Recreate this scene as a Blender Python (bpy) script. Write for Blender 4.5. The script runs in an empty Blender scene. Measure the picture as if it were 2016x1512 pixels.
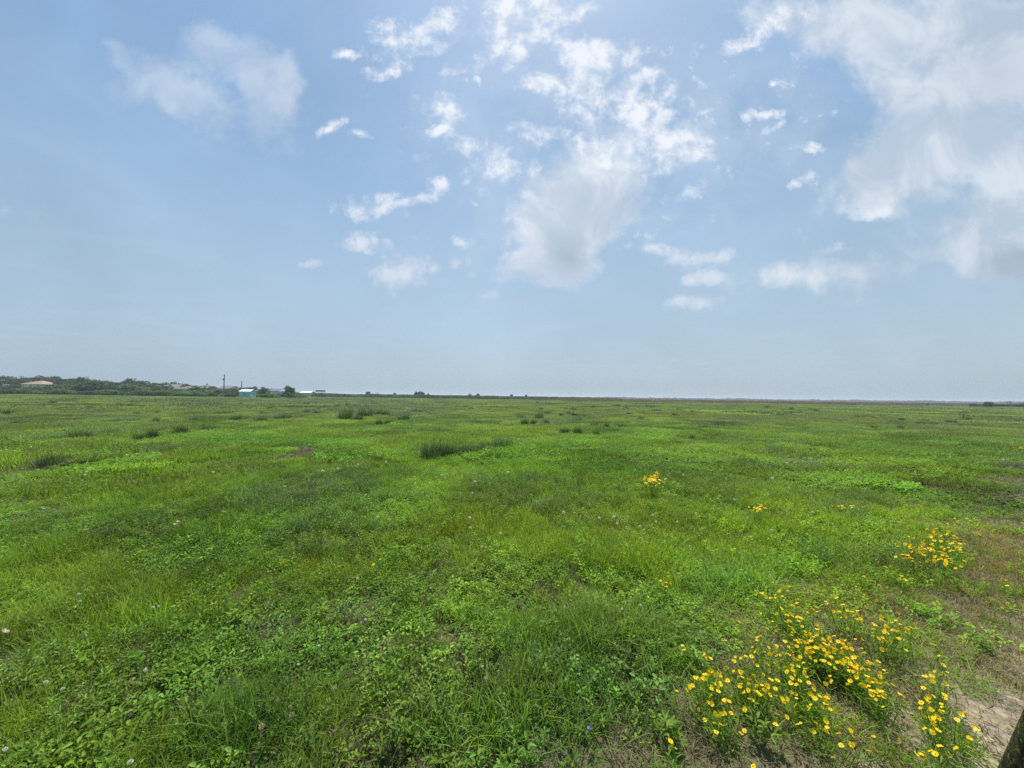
import bpy, math, random
import numpy as np
from mathutils import Vector, Matrix, Euler

random.seed(7)
rng = np.random.default_rng(11)
R = math.radians
S = bpy.context.scene
COL = S.collection

# ------------------------------------------------------------------ camera
FPX, W0, H0 = 727.0, 2016.0, 1512.0
CAM_H = 1.7
ROLL = math.atan(0.0135)
HZ = 781.1                      # row of the horizon in the middle column
PITCH = math.atan((HZ - 756.0) * math.cos(ROLL) / FPX)
cam_d = bpy.data.cameras.new('camera')
cam = bpy.data.objects.new('camera', cam_d)
COL.objects.link(cam)
cam_d.sensor_width = 36.0
cam_d.lens = FPX / W0 * 36.0
cam_d.clip_start = 0.05
cam_d.clip_end = 20000
rot = Matrix.Rotation(R(90) + PITCH, 4, 'X') @ Matrix.Rotation(ROLL, 4, 'Z')
cam.matrix_world = Matrix.Translation((0, 0, CAM_H)) @ rot
S.camera = cam
ROT3 = rot.to_3x3()

def ray(px, py):
    d = ROT3 @ Vector(((px - 1008.0) / FPX, (756.0 - py) / FPX, -1.0))
    return d.normalized()

def at(px, py, z=0.0):
    """world point at height z seen along this direction"""
    d = ray(px, py)
    t = (z - CAM_H) / d.z
    return Vector((d.x * t, d.y * t, z))

def hor(px):
    return 767.5 + 0.0135 * px

def wx(px, D):
    d = ray(px, hor(px))
    return d.x / d.y * D

def hgt(px, py, D):
    """height of something D metres ahead whose top is seen at py"""
    return (hor(px) - py) / FPX * D + CAM_H

# ------------------------------------------------------------------ numpy noise
def _hash(ix, iy, seed):
    h = (ix.astype(np.int64) * 374761393 + iy.astype(np.int64) * 668265263 + seed * 974634777) & 0xffffffff
    h = ((h ^ (h >> 13)) * 1274126177) & 0xffffffff
    return ((h ^ (h >> 16)) & 0xffff) / 65535.0

def vnoise(x, y, seed=0):
    x = np.asarray(x, float); y = np.asarray(y, float)
    ix = np.floor(x); iy = np.floor(y)
    fx = x - ix; fy = y - iy
    fx = fx * fx * (3 - 2 * fx); fy = fy * fy * (3 - 2 * fy)
    a = _hash(ix, iy, seed); b = _hash(ix + 1, iy, seed)
    c = _hash(ix, iy + 1, seed); d = _hash(ix + 1, iy + 1, seed)
    return (a * (1 - fx) + b * fx) * (1 - fy) + (c * (1 - fx) + d * fx) * fy

def fbm(x, y, seed=0, octv=4):
    s = 0; a = 0.5; t = 0
    for i in range(octv):
        s = s + a * vnoise(x * 2 ** i + 13.7 * i, y * 2 ** i - 7.1 * i, seed + i)
        t += a; a *= 0.5
    return s / t

def sstep(a, b, x):
    t = np.clip((x - a) / (b - a), 0, 1)
    return t * t * (3 - 2 * t)

# ------------------------------------------------------------------ object helpers
def tag(o, label=None, cat=None, group=None, kind=None):
    if label: o['label'] = label
    if cat: o['category'] = cat
    if group: o['group'] = group
    if kind: o['kind'] = kind
    return o

def empty(name, loc, rz=0.0, **k):
    o = bpy.data.objects.new(name, None)
    COL.objects.link(o)
    o.location = loc
    o.rotation_euler = (0, 0, rz)
    o.empty_display_size = 0.2
    return tag(o, **k)

def np_mesh(name, verts, quads=None, tris=None, mat=None, attrs=None, smooth=False):
    me = bpy.data.meshes.new(name)
    verts = np.asarray(verts, np.float32)
    me.vertices.add(len(verts))
    me.vertices.foreach_set('co', verts.ravel())
    li = []; ls = []; lt = []; n = 0
    if quads is not None and len(quads):
        q = np.asarray(quads, np.int32); li.append(q.ravel())
        ls.append(np.arange(len(q)) * 4 + n); lt.append(np.full(len(q), 4)); n += q.size
    if tris is not None and len(tris):
        q = np.asarray(tris, np.int32); li.append(q.ravel())
        ls.append(np.arange(len(q)) * 3 + n); lt.append(np.full(len(q), 3)); n += q.size
    if n:
        li = np.concatenate(li).astype(np.int32); ls = np.concatenate(ls).astype(np.int32)
        me.loops.add(n); me.loops.foreach_set('vertex_index', li)
        me.polygons.add(len(ls)); me.polygons.foreach_set('loop_start', ls)
        if smooth: me.polygons.foreach_set('use_smooth', np.ones(len(ls), bool))
    me.update(calc_edges=True)
    if attrs:
        for k, v in attrs.items():
            v = np.asarray(v, np.float32)
            if v.ndim == 1:
                a = me.attributes.new(k, 'FLOAT', 'POINT'); a.data.foreach_set('value', v)
            else:
                a = me.attributes.new(k, 'FLOAT_VECTOR', 'POINT'); a.data.foreach_set('vector', v.ravel())
    if mat: me.materials.append(mat)
    return me

def link(name, me, parent=None, loc=(0, 0, 0), **k):
    o = bpy.data.objects.new(name, me)
    COL.objects.link(o)
    o.location = loc
    if parent: o.parent = parent
    return tag(o, **k)

class MB:
    """collects boxes, prisms and tubes into one mesh"""
    def __init__(s): s.v = []; s.f = []
    def poly(s, pts, faces):
        n = len(s.v); s.v += [tuple(p) for p in pts]; s.f += [tuple(i + n for i in f) for f in faces]
    def box(s, x0, x1, y0, y1, z0, z1):
        s.poly([(x0, y0, z0), (x1, y0, z0), (x1, y1, z0), (x0, y1, z0), (x0, y0, z1), (x1, y0, z1), (x1, y1, z1), (x0, y1, z1)],
               [(0, 3, 2, 1), (4, 5, 6, 7), (0, 1, 5, 4), (1, 2, 6, 5), (2, 3, 7, 6), (3, 0, 4, 7)])
    def tube(s, pts, rad, n=8, cap=True):
        pts = [Vector(p) for p in pts]
        if not hasattr(rad, '__len__'): rad = [rad] * len(pts)
        base = len(s.v)
        for i, p in enumerate(pts):
            d = (pts[min(i + 1, len(pts) - 1)] - pts[max(i - 1, 0)]).normalized()
            u = d.cross(Vector((0, 0, 1)))
            if u.length < 1e-3: u = d.cross(Vector((1, 0, 0)))
            u.normalize(); w = d.cross(u)
            for k in range(n):
                a = 2 * math.pi * k / n
                s.v.append(tuple(p + (u * math.cos(a) + w * math.sin(a)) * rad[i]))
        for i in range(len(pts) - 1):
            for k in range(n):
                a = base + i * n + k; b = base + i * n + (k + 1) % n
                s.f.append((a, b, b + n, a + n))
        if cap:
            s.f.append(tuple(base + k for k in range(n))[::-1])
            s.f.append(tuple(base + (len(pts) - 1) * n + k for k in range(n)))
    def build(s, name, mat, parent=None, smooth=False, bevel=0, **k):
        me = bpy.data.meshes.new(name)
        me.from_pydata(s.v, [], s.f); me.materials.append(mat)
        me.validate()
        if smooth:
            for p in me.polygons: p.use_smooth = True
        o = link(name, me, parent, **k)
        if bevel:
            b = o.modifiers.new('bevel', 'BEVEL'); b.width = bevel; b.segments = 2
        return o

# ------------------------------------------------------------------ materials
def new_mat(name):
    m = bpy.data.materials.new(name); m.use_nodes = True
    nt = m.node_tree; nt.nodes.clear()
    return m, nt

def N(nt, t, **k):
    n = nt.nodes.new(t)
    for a, b in k.items():
        if a == 'inp':
            for i, v in b.items(): n.inputs[i].default_value = v
        else: setattr(n, a, b)
    return n

def mixc(nt, fac, a, b, mode='MIX'):
    n = nt.nodes.new('ShaderNodeMix'); n.data_type = 'RGBA'; n.blend_type = mode
    for i, v in ((0, fac), (6, a), (7, b)):
        if isinstance(v, bpy.types.NodeSocket): nt.links.new(v, n.inputs[i])
        elif isinstance(v, (int, float)): n.inputs[i].default_value = v
        else: n.inputs[i].default_value = (*v, 1)
    return n.outputs[2]

def math_(nt, op, a, b=None, c=None, clamp=False):
    n = nt.nodes.new('ShaderNodeMath'); n.operation = op; n.use_clamp = clamp
    for i, v in enumerate((a, b, c)):
        if v is None: continue
        if isinstance(v, bpy.types.NodeSocket): nt.links.new(v, n.inputs[i])
        else: n.inputs[i].default_value = v
    return n.outputs[0]

def maprange(nt, v, a, b, c=0.0, d=1.0, smooth=True):
    n = nt.nodes.new('ShaderNodeMapRange')
    if smooth: n.interpolation_type = 'SMOOTHSTEP'
    nt.links.new(v, n.inputs[0])
    for i, x in enumerate((a, b, c, d)): n.inputs[i + 1].default_value = x
    return n.outputs[0]

def veg_mat(name, ca, cb, tip=None, transl=0.35, rough=0.45, spec=0.35, instancer=True, tipstart=0.6):
    """leaf material: colour varies from leaf to leaf, from plant to plant and towards the tip"""
    m, nt = new_mat(name)
    L = nt.links
    geo = N(nt, 'ShaderNodeNewGeometry')
    col = mixc(nt, geo.outputs['Random Per Island'], ca, cb)
    if tip:
        at_ = N(nt, 'ShaderNodeAttribute', attribute_name='t')
        rr = math_(nt, 'FRACT', math_(nt, 'MULTIPLY', geo.outputs['Random Per Island'], 17.3))
        f = math_(nt, 'MULTIPLY', maprange(nt, at_.outputs['Fac'], tipstart, 1.0), rr)
        col = mixc(nt, f, col, tip)
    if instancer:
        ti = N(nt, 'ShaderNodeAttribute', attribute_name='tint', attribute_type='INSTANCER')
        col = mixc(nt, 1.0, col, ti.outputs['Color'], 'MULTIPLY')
    else:
        oi = N(nt, 'ShaderNodeObjectInfo')
        v = maprange(nt, oi.outputs['Random'], 0, 1, 0.8, 1.2, False)
        vm = N(nt, 'ShaderNodeVectorMath', operation='SCALE')
        L.new(col, vm.inputs[0]); L.new(v, vm.inputs[3]); col = vm.outputs[0]
        col = mixc(nt, 1.0, col, oi.outputs['Color'], 'MULTIPLY')
    bs = N(nt, 'ShaderNodeBsdfPrincipled', inp={'Roughness': rough, 'Specular IOR Level': spec})
    L.new(col, bs.inputs['Base Color'])
    tr = N(nt, 'ShaderNodeBsdfTranslucent')
    tc = mixc(nt, 1.0, col, (1.12, 1.22, 0.6), 'MULTIPLY')
    L.new(tc, tr.inputs[0])
    mx = N(nt, 'ShaderNodeMixShader', inp={0: transl})
    L.new(bs.outputs[0], mx.inputs[1]); L.new(tr.outputs[0], mx.inputs[2])
    o = N(nt, 'ShaderNodeOutputMaterial'); L.new(mx.outputs[0], o.inputs[0])
    return m

def solid(name, c, rough=0.7, var=0.15, scale=3.0, spec=0.3, bump=0.0, c2=None):
    """painted or weathered surface with uneven tone"""
    m, nt = new_mat(name); L = nt.links
    tc = N(nt, 'ShaderNodeTexCoord')
    nz = N(nt, 'ShaderNodeTexNoise', inp={'Scale': scale, 'Detail': 5.0, 'Roughness': 0.6})
    L.new(tc.outputs['Object'], nz.inputs['Vector'])
    c2 = c2 or tuple(x * (1 - 2 * var) for x in c)
    col = mixc(nt, maprange(nt, nz.outputs['Fac'], 0.35, 0.7), c, c2)
    bs = N(nt, 'ShaderNodeBsdfPrincipled', inp={'Roughness': rough, 'Specular IOR Level': spec})
    L.new(col, bs.inputs['Base Color'])
    if bump:
        b = N(nt, 'ShaderNodeBump', inp={'Strength': bump, 'Distance': 0.02})
        L.new(nz.outputs['Fac'], b.inputs['Height']); L.new(b.outputs[0], bs.inputs['Normal'])
    o = N(nt, 'ShaderNodeOutputMaterial'); L.new(bs.outputs[0], o.inputs[0])
    return m

def striped(name, c, period=0.25, axis='Z', depth=0.12, rough=0.6):
    """lap siding or metal sheet ribs"""
    m, nt = new_mat(name); L = nt.links
    tc = N(nt, 'ShaderNodeTexCoord')
    wv = N(nt, 'ShaderNodeTexWave', bands_direction=axis, inp={'Scale': 1.0 / period / 3.2, 'Distortion': 0.0})
    L.new(tc.outputs['Object'], wv.inputs['Vector'])
    nz = N(nt, 'ShaderNodeTexNoise', inp={'Scale': 1.5, 'Detail': 4.0})
    L.new(tc.outputs['Object'], nz.inputs['Vector'])
    col = mixc(nt, maprange(nt, nz.outputs['Fac'], 0.3, 0.7, 0.0, 0.6), c, tuple(x * 0.8 for x in c))
    b = N(nt, 'ShaderNodeBump', inp={'Strength': depth * 4, 'Distance': 0.03})
    L.new(wv.outputs['Fac'], b.inputs['Height'])
    bs = N(nt, 'ShaderNodeBsdfPrincipled', inp={'Roughness': rough, 'Specular IOR Level': 0.3})
    L.new(col, bs.inputs['Base Color']); L.new(b.outputs[0], bs.inputs['Normal'])
    o = N(nt, 'ShaderNodeOutputMaterial'); L.new(bs.outputs[0], o.inputs[0])
    return m

# ------------------------------------------------------------------ sky, sun
SUN_EL, SUN_AZ = R(62), R(8)          # azimuth measured from +Y towards +X
w = bpy.data.worlds.new('World'); S.world = w; w.use_nodes = True
nt = w.node_tree; nt.nodes.clear(); L = nt.links
sky = N(nt, 'ShaderNodeTexSky', sky_type='NISHITA', sun_disc=False, sun_elevation=SUN_EL,
        sun_rotation=SUN_AZ, air_density=1.0, dust_density=2.5, ozone_density=2.0, altitude=0.0)
tc = N(nt, 'ShaderNodeTexCoord')
sep = N(nt, 'ShaderNodeSeparateXYZ'); L.new(tc.outputs['Generated'], sep.inputs[0])
X, Y, Z = sep.outputs
yc = math_(nt, 'MAXIMUM', Y, 0.08)
PX = math_(nt, 'DIVIDE', X, yc); PZ = math_(nt, 'DIVIDE', Z, yc)
comb = N(nt, 'ShaderNodeCombineXYZ'); L.new(PX, comb.inputs[0]); L.new(PZ, comb.inputs[1])
front = maprange(nt, Y, 0.1, 0.3)
P = comb.outputs[0]

def noise(vec, scale, detail=5.0, rough=0.55, dist=0.0, typ='FBM', dims='3D'):
    n = N(nt, 'ShaderNodeTexNoise', noise_dimensions=dims, inp={'Scale': scale, 'Detail': detail, 'Roughness': rough, 'Distortion': dist})
    L.new(vec, n.inputs['Vector']); return n

# gentle warp so that no cloud keeps a plain oval outline
wn = noise(P, 4.0, 6.0, 0.62, dims='2D')
wo = N(nt, 'ShaderNodeVectorMath', operation='MULTIPLY_ADD')
L.new(wn.outputs['Color'], wo.inputs[0]); wo.inputs[1].default_value = (0.11, 0.09, 0); wo.inputs[2].default_value = (-0.055, -0.045, 0)
wp = N(nt, 'ShaderNodeVectorMath', operation='ADD'); L.new(P, wp.inputs[0]); L.new(wo.outputs[0], wp.inputs[1])
PW = wp.outputs[0]

def blobs(vec, lst, prev=None, k=1.6):
    for b in lst:
        px, py, rx, ry, an, amp = (list(b) + [0, 1.0])[:6] if len(b) == 4 else (list(b) + [1.0])[:6]
        d = ray(px, py)
        m = N(nt, 'ShaderNodeMapping', vector_type='TEXTURE')
        m.inputs['Location'].default_value = (d.x / d.y, d.z / d.y, 0)
        m.inputs['Rotation'].default_value = (0, 0, R(-an))
        m.inputs['Scale'].default_value = (rx * k / FPX, ry * k / FPX, 1)
        L.new(vec, m.inputs[0])
        g = N(nt, 'ShaderNodeTexGradient', gradient_type='SPHERICAL'); L.new(m.outputs[0], g.inputs[0])
        prev = math_(nt, 'MULTIPLY_ADD', g.outputs['Fac'], amp, prev if prev is not None else 0.0)
    return prev

crisp = [(790, 72, 60, 38, 0, 1.1), (862, 30, 38, 20, -30), (762, 140, 52, 12, -10, .8),
         (1000, 10, 55, 30, 0), (1045, 55, 62, 26, -18, 1.1), (1110, 12, 45, 22, 0), (1020, 100, 60, 17, -25, .9),
         (1140, 100, 38, 26, 0), (1165, 135, 75, 24, -25), (1200, 188, 82, 36, -5, 1.1), (1262, 150, 40, 13, -30), (1185, 95, 32, 10, -35, .8),
         (1042, 162, 28, 14, 0, .75), (895, 142, 24, 11, -30, .75),
         (880, 222, 48, 24, 8, .9), (862, 270, 24, 9, 0, .7), (935, 290, 46, 15, 0, .9),
         (985, 335, 58, 24, -12, .95), (1042, 245, 30, 12, 0, .75), (1105, 266, 48, 22, 0, .85),
         (1240, 255, 62, 30, -35, .95), (1312, 232, 32, 11, -30, .8), (1200, 295, 50, 32, 0, .85),
         (1322, 282, 60, 22, 8, .95), (1262, 326, 55, 20, 0, .9), (1360, 312, 35, 12, -10, .75),
         (648, 263, 24, 9, -35, .85), (697, 272, 15, 7, 0, .75), (676, 108, 15, 9, 0, .7), (815, 312, 22, 14, 0, .65),
         (745, 402, 66, 17, -8, .95), (828, 388, 36, 8, -14, .7), (858, 363, 19, 8, 0, .65),
         (720, 475, 34, 16, 0, .66), (790, 535, 52, 30, 0, .62), (622, 522, 38, 7, 0, .7),
         (914, 477, 18, 8, 0, .65), (925, 540, 18, 10, 0, .6), (888, 519, 15, 7, 0, .6),
         (1350, 512, 38, 17, -10, .9), (1415, 503, 30, 14, 0, .75), (1300, 485, 26, 12, 0, .75), (1392, 555, 36, 15, -15, .62), (1240, 488, 13, 10, 0, .62),
         (1350, 602, 58, 13, 0, .78), (1575, 352, 27, 8, -20, .8), (1358, 380, 52, 10, -22, .78), (1595, 292, 30, 9, -12, .8),
         (1392, 220, 24, 7, -25, .75), (1524, 230, 30, 8, -5, .7), (1514, 260, 26, 7, -25, .7), (1480, 222, 11, 10, 0, .65), (1521, 170, 14, 6, -15, .7),
         (1530, 52, 62, 24, -22, .95), (1460, 92, 30, 9, -22, .75), (1710, 418, 32, 11, -15, .62), (1645, 490, 32, 12, -15, .65)]
soft = [(1155, 385, 92, 66, -10, 1.6), (1085, 470, 64, 60, -30, 1.4), (1105, 520, 50, 40, 0, 1.1), (1025, 520, 48, 20, -25, .9), (1065, 560, 50, 11, 5, .5), (790, 540, 46, 34, 0, .55), (720, 476, 32, 18, 0, .5), (1392, 556, 36, 14, -15, .45), (1345, 603, 50, 12, 0, .4), (1180, 590, 26, 9, 0, .25), (480, 590, 90, 20, 0, .15), (950, 580, 60, 12, 0, .25),
        (490, 118, 100, 40, 35, 1.0), (548, 195, 48, 80, -12, .95), (400, 80, 52, 34, 10, .7), (450, 210, 90, 55, 30, .6),
        (295, 160, 95, 44, 10, .75), (345, 185, 50, 26, 15, .5), (232, 112, 50, 12, 50, .5), (400, 245, 75, 30, 40, .5),
        (1500, 20, 65, 45, 0, .6), (1600, 20, 80, 40, 0, .4), (1720, 60, 55, 75, -10, .6), (1890, 60, 210, 115, 0, 1.0), (1800, 240, 130, 75, -55, .8), (1930, 190, 140, 120, -20, .95), (1720, 350, 100, 42, -30, .7), (1640, 70, 60, 60, 0, .5),
        (1950, 330, 170, 70, -10, .65), (1985, 430, 100, 52, -42, 1.2), (2010, 510, 80, 50, 0, .9),
        (1545, 548, 95, 28, -8, .3), (1850, 505, 200, 50, -12, .5), (1700, 535, 70, 20, 0, .3), (1700, 410, 60, 20, 0, .2), (25, 415, 60, 17, 3, .42), (330, 490, 120, 22, 5, .2),
        (1230, 270, 150, 70, -10, .55), (1050, 60, 130, 70, 0, .3), (810, 80, 90, 60, 0, .25)]
# crisp cumulus scraps
fn = noise(P, 13.0, 10.0, 0.64, 0.12, dims='2D').outputs['Fac']
sc_ = blobs(PW, [(b[0], b[1], b[2], b[3], b[4] if len(b) > 4 else 0, 0.35 + 0.75 * (b[5] if len(b) > 5 else 1.0) + (0.22 if b[2] < 40 else 0.0)) for b in crisp], k=1.95)
dc = math_(nt, 'ADD', sc_, math_(nt, 'MULTIPLY', math_(nt, 'SUBTRACT', fn, 0.47), 2.7))
mc = maprange(nt, dc, 0.24, 1.42)
mc = math_(nt, 'MULTIPLY', mc, maprange(nt, sc_, 0.0, 0.3))
# soft veils and the large rounded cloud
sn = noise(P, 4.6, 8.0, 0.6, 0.2, dims='2D').outputs['Fac']
ss = blobs(PW, soft, k=1.8)
ds = math_(nt, 'ADD', ss, math_(nt, 'MULTIPLY', math_(nt, 'SUBTRACT', sn, 0.48), 1.25))
ds = math_(nt, 'ADD', ds, math_(nt, 'MULTIPLY', math_(nt, 'SUBTRACT', fn, 0.5), 1.1))
ms = math_(nt, 'MULTIPLY', maprange(nt, ds, 0.12, 0.95), maprange(nt, ss, 0.0, 0.28))
ms = math_(nt, 'MULTIPLY', ms, maprange(nt, PX, -0.75, -0.15, 0.44, 1.0))
# loose crumbs of cloud around the main group
en = blobs(PW, [(1150, 230, 430, 230, 0, 1.4), (1420, 380, 260, 170, 0, .9), (900, 470, 200, 120, 0, .7), (1560, 200, 180, 120, 0, .8)], k=1.3)
cn = noise(P, 21.0, 6.0, 0.6, 0.1, dims='2D').outputs['Fac']
m3 = math_(nt, 'MULTIPLY', maprange(nt, cn, 0.58, 0.74), maprange(nt, en, 0.1, 0.9))
m3 = math_(nt, 'MULTIPLY', m3, maprange(nt, sn, 0.42, 0.58))
mc = math_(nt, 'MAXIMUM', mc, math_(nt, 'MULTIPLY', m3, 0.85))
veil = math_(nt, 'MULTIPLY', maprange(nt, en, 0.0, 1.2), math_(nt, 'MULTIPLY', maprange(nt, sn, 0.3, 0.65), 0.30))
# cloud sheet over the rest of the sky, in its own level plane
zc = math_(nt, 'MAXIMUM', Z, 0.06)
cb = N(nt, 'ShaderNodeCombineXYZ'); L.new(math_(nt, 'DIVIDE', X, zc), cb.inputs[0]); L.new(math_(nt, 'DIVIDE', Y, zc), cb.inputs[1])
pn = noise(cb.outputs[0], 1.1, 7.0, 0.6, 0.3, dims='2D').outputs['Fac']
back = math_(nt, 'SUBTRACT', 1.0, front)
mb_ = math_(nt, 'MULTIPLY', math_(nt, 'MULTIPLY', maprange(nt, pn, 0.48, 0.72), back), maprange(nt, Z, 0.03, 0.3))
thin = math_(nt, 'MULTIPLY', maprange(nt, pn, 0.45, 0.8), 0.10)

# clear sky: Nishita, whitened by haze towards the horizon
bgS = N(nt, 'ShaderNodeVectorMath', operation='SCALE'); L.new(sky.outputs[0], bgS.inputs[0]); bgS.inputs[3].default_value = 0.10
ramp = N(nt, 'ShaderNodeValToRGB'); L.new(Z, ramp.inputs[0])
cr = ramp.color_ramp; cr.interpolation = 'B_SPLINE'
def lin(r, g, b):
    f = lambda c: ((c / 255 + 0.055) / 1.055) ** 2.4 if c > 10 else c / 255 / 12.92
    return (f(r), f(g), f(b))
stops = [(0.0, (172, 192, 206)), (0.06, (174, 195, 211)), (0.18, (174, 197, 216)), (0.36, (160, 189, 217)), (0.55, (135, 173, 212)), (0.8, (124, 162, 208)), (1.0, (118, 156, 206))]
while len(cr.elements) < len(stops): cr.elements.new(0.5)
for e, (p, c) in zip(cr.elements, stops): e.position = p; e.color = (*lin(*c), 1)
base = mixc(nt, 0.8, bgS.outputs[0], ramp.outputs[0])
# slight left-right drift of tone: duller to the right of the view, violet-blue to the left
side = maprange(nt, PX, -1.4, 1.4, 0, 1, False)
tone = mixc(nt, side, (0.965, 0.995, 1.015), (0.985, 1.0, 0.975))
base = mixc(nt, 1.0, base, tone, 'MULTIPLY')
bn = maprange(nt, noise(P, 1.7, 3.0, 0.5, 0.3, dims='2D').outputs['Fac'], 0.25, 0.75, 0.94, 1.07, False)
sv = N(nt, 'ShaderNodeVectorMath', operation='SCALE'); L.new(base, sv.inputs[0]); L.new(bn, sv.inputs[3]); base = sv.outputs[0]
# brightening towards the sun behind the thin cloud
sd = Vector((math.sin(SUN_AZ) * math.cos(SUN_EL), math.cos(SUN_AZ) * math.cos(SUN_EL), math.sin(SUN_EL)))
dp = N(nt, 'ShaderNodeVectorMath', operation='DOT_PRODUCT'); L.new(tc.outputs['Generated'], dp.inputs[0]); dp.inputs[1].default_value = sd
glow = math_(nt, 'POWER', math_(nt, 'MAXIMUM', dp.outputs['Value'], 0.0), 10.0)
base = mixc(nt, math_(nt, 'MULTIPLY', glow, 0.28), base, lin(196, 222, 246))
# cloud colours
det = maprange(nt, fn, 0.35, 0.68)
ccol = mixc(nt, det, lin(196, 211, 230), lin(236, 241, 248))
ccol = mixc(nt, maprange(nt, PZ, 0.15, 0.7), lin(196, 209, 226), ccol)
shade = maprange(nt, noise(P, 5.0, 6.0, 0.58, 0.4, dims='2D').outputs['Fac'], 0.34, 0.64)
rightside = maprange(nt, PX, 0.4, 1.2)
scol_l = mixc(nt, shade, lin(194, 207, 223), lin(232, 237, 243))
scol_r = mixc(nt, shade, lin(182, 197, 215), lin(216, 224, 233))
scol = mixc(nt, rightside, scol_l, scol_r)
grey = blobs(PW, [(2000, 520, 75, 38, -12, 1.6), (1960, 150, 90, 100, 0, .5), (1110, 500, 55, 40, 20, .9), (1180, 420, 60, 50, 0, .45)])
scol = mixc(nt, math_(nt, 'MINIMUM', math_(nt, 'MULTIPLY', grey, 0.8), 0.8), scol, lin(158, 174, 192))
col = mixc(nt, thin, base, lin(205, 217, 231))
col = mixc(nt, veil, col, lin(205, 219, 234))
col = mixc(nt, math_(nt, 'MULTIPLY', ms, 0.88), col, scol)
col = mixc(nt, math_(nt, 'MULTIPLY', mc, 0.94), col, ccol)
col = mixc(nt, mb_, col, lin(215, 223, 233))
# the part of the sky below the horizon
col = mixc(nt, maprange(nt, Z, -0.25, -0.02, 1, 0), col, lin(90, 110, 80))
bg = N(nt, 'ShaderNodeBackground'); L.new(col, bg.inputs[0]); bg.inputs[1].default_value = 0.92
wo_ = N(nt, 'ShaderNodeOutputWorld'); L.new(bg.outputs[0], wo_.inputs[0])
try: w.cycles.sampling_method = 'NONE'
except Exception: pass
def scale_bg(k): bg.inputs[1].default_value = k

sun_d = bpy.data.lights.new('sun', 'SUN'); sun_d.energy = 5.0; sun_d.angle = R(0.55); sun_d.color = (1.0, 0.955, 0.88)
sun = bpy.data.objects.new('sun', sun_d); COL.objects.link(sun)
sun.rotation_euler = Vector(sd).to_track_quat('Z', 'Y').to_euler()
S.view_settings.view_transform = 'Standard'; S.view_settings.look = 'None'
S.view_settings.exposure = 0.22; S.view_settings.gamma = 1.0
S.view_settings.use_curve_mapping = False
S.render.engine = 'CYCLES'
cy = S.cycles
cy.max_bounces = 6; cy.diffuse_bounces = 3; cy.glossy_bounces = 2; cy.transmission_bounces = 3
cy.transparent_max_bounces = 8; cy.volume_bounces = 0
cy.caustics_reflective = False; cy.caustics_refractive = False
cy.sample_clamp_indirect = 4.0
cy.use_denoising = False

# ------------------------------------------------------------------ the lie of the land
def chart(x, y):
    yy = np.maximum(y, 0.5)
    px = 1008 + FPX * x / yy
    return px, hor(px) + FPX * CAM_H / yy

def ell(px, py, lst, soft=0.5):
    m = np.zeros_like(px)
    for c in lst:
        cx, cy, rx, ry = c[:4]; an = R(c[4]) if len(c) > 4 else 0.0; amp = c[5] if len(c) > 5 else 1.0
        dx = px - cx; dy = py - cy
        u = (dx * math.cos(an) + dy * math.sin(an)) / rx; v = (-dx * math.sin(an) + dy * math.cos(an)) / ry
        m = np.maximum(m, amp * sstep(1 + soft, 1 - soft, np.sqrt(u * u + v * v)))
    return m

TRACK_A = np.array([1.6, 1.6]); TRACK_D = np.array([0.843, 0.538])      # edge of the bare track, running away to the right
TRACK_N = np.array([TRACK_D[1], -TRACK_D[0]])
def track_s(x, y):
    """distance to the right of the track's edge, wobbling"""
    return (x - TRACK_A[0]) * TRACK_N[0] + (y - TRACK_A[1]) * TRACK_N[1] + (fbm(x * 0.9, y * 0.9, 91, 3) - 0.5) * 0.7

FAR_LINE = 160.0
def reed_zone(x, y):
    """brown standing grass beyond the fence on the right"""
    edge = 160 + 0.035 * x + (fbm(x * 0.02, y * 0.02, 5, 2) - 0.5) * 14
    return sstep(0, 6, y - edge) * sstep(10, 45, x - 0.29 * (y - 160) * 0.9 + 10)

def ground_z(x, y):
    r = np.hypot(x, y)
    z = (fbm(x * 0.55, y * 0.55, 3, 3) - 0.5) * 0.10 + (fbm(x * 0.09, y * 0.09, 8, 3) - 0.5) * 0.22 * sstep(4, 20, r)
    z = z - 0.05 * sstep(0.0, 0.5, track_s(x, y)) * sstep(60, 30, r)
    return z * sstep(2500, 800, r)

LONG = [(1180, 1290, 190, 70, -8), (1060, 1410, 130, 80), (1430, 1150, 90, 34), (560, 1430, 120, 50), (1130, 1240, 100, 30), (1240, 1350, 90, 40)]
GRASS_BRIGHT = [(1050, 912, 130, 13), (1090, 1085, 110, 32), (200, 845, 240, 10), (120, 1190, 260, 60, -8), (600, 842, 110, 13), (1160, 1110, 160, 30), (1700, 885, 160, 20, 0, .6),
                (880, 1010, 110, 18, 0, .7), (450, 905, 120, 12, 0, .5), (1080, 850, 120, 10, 0, .5), (80, 1080, 120, 25, 0, .7), (950, 1050, 180, 22, 0, .6), (1480, 1010, 50, 14), (700, 830, 60, 8)]
FEATHER = [(590, 985, 110, 38, -12), (690, 965, 90, 26, -6), (650, 1040, 90, 32, -10), (500, 1005, 70, 25), (730, 985, 60, 20), (1690, 1015, 110, 17, 0, .9), (1590, 1105, 80, 30, -8, .9),
           (740, 808, 110, 12, 3, .9), (650, 792, 200, 7, 0, .7), (380, 795, 70, 9, 0, .8), (830, 800, 70, 8, 0, .6), (1500, 905, 130, 20, 0, .35), (1430, 830, 60, 6, 0, .6), (1850, 830, 70, 6, 0, .7),
           (190, 855, 90, 9, 0, .7), (1180, 1290, 120, 60, -15, .4), (80, 870, 60, 12, 0, .8), (350, 1215, 60, 30, 0, .5)]
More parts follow.
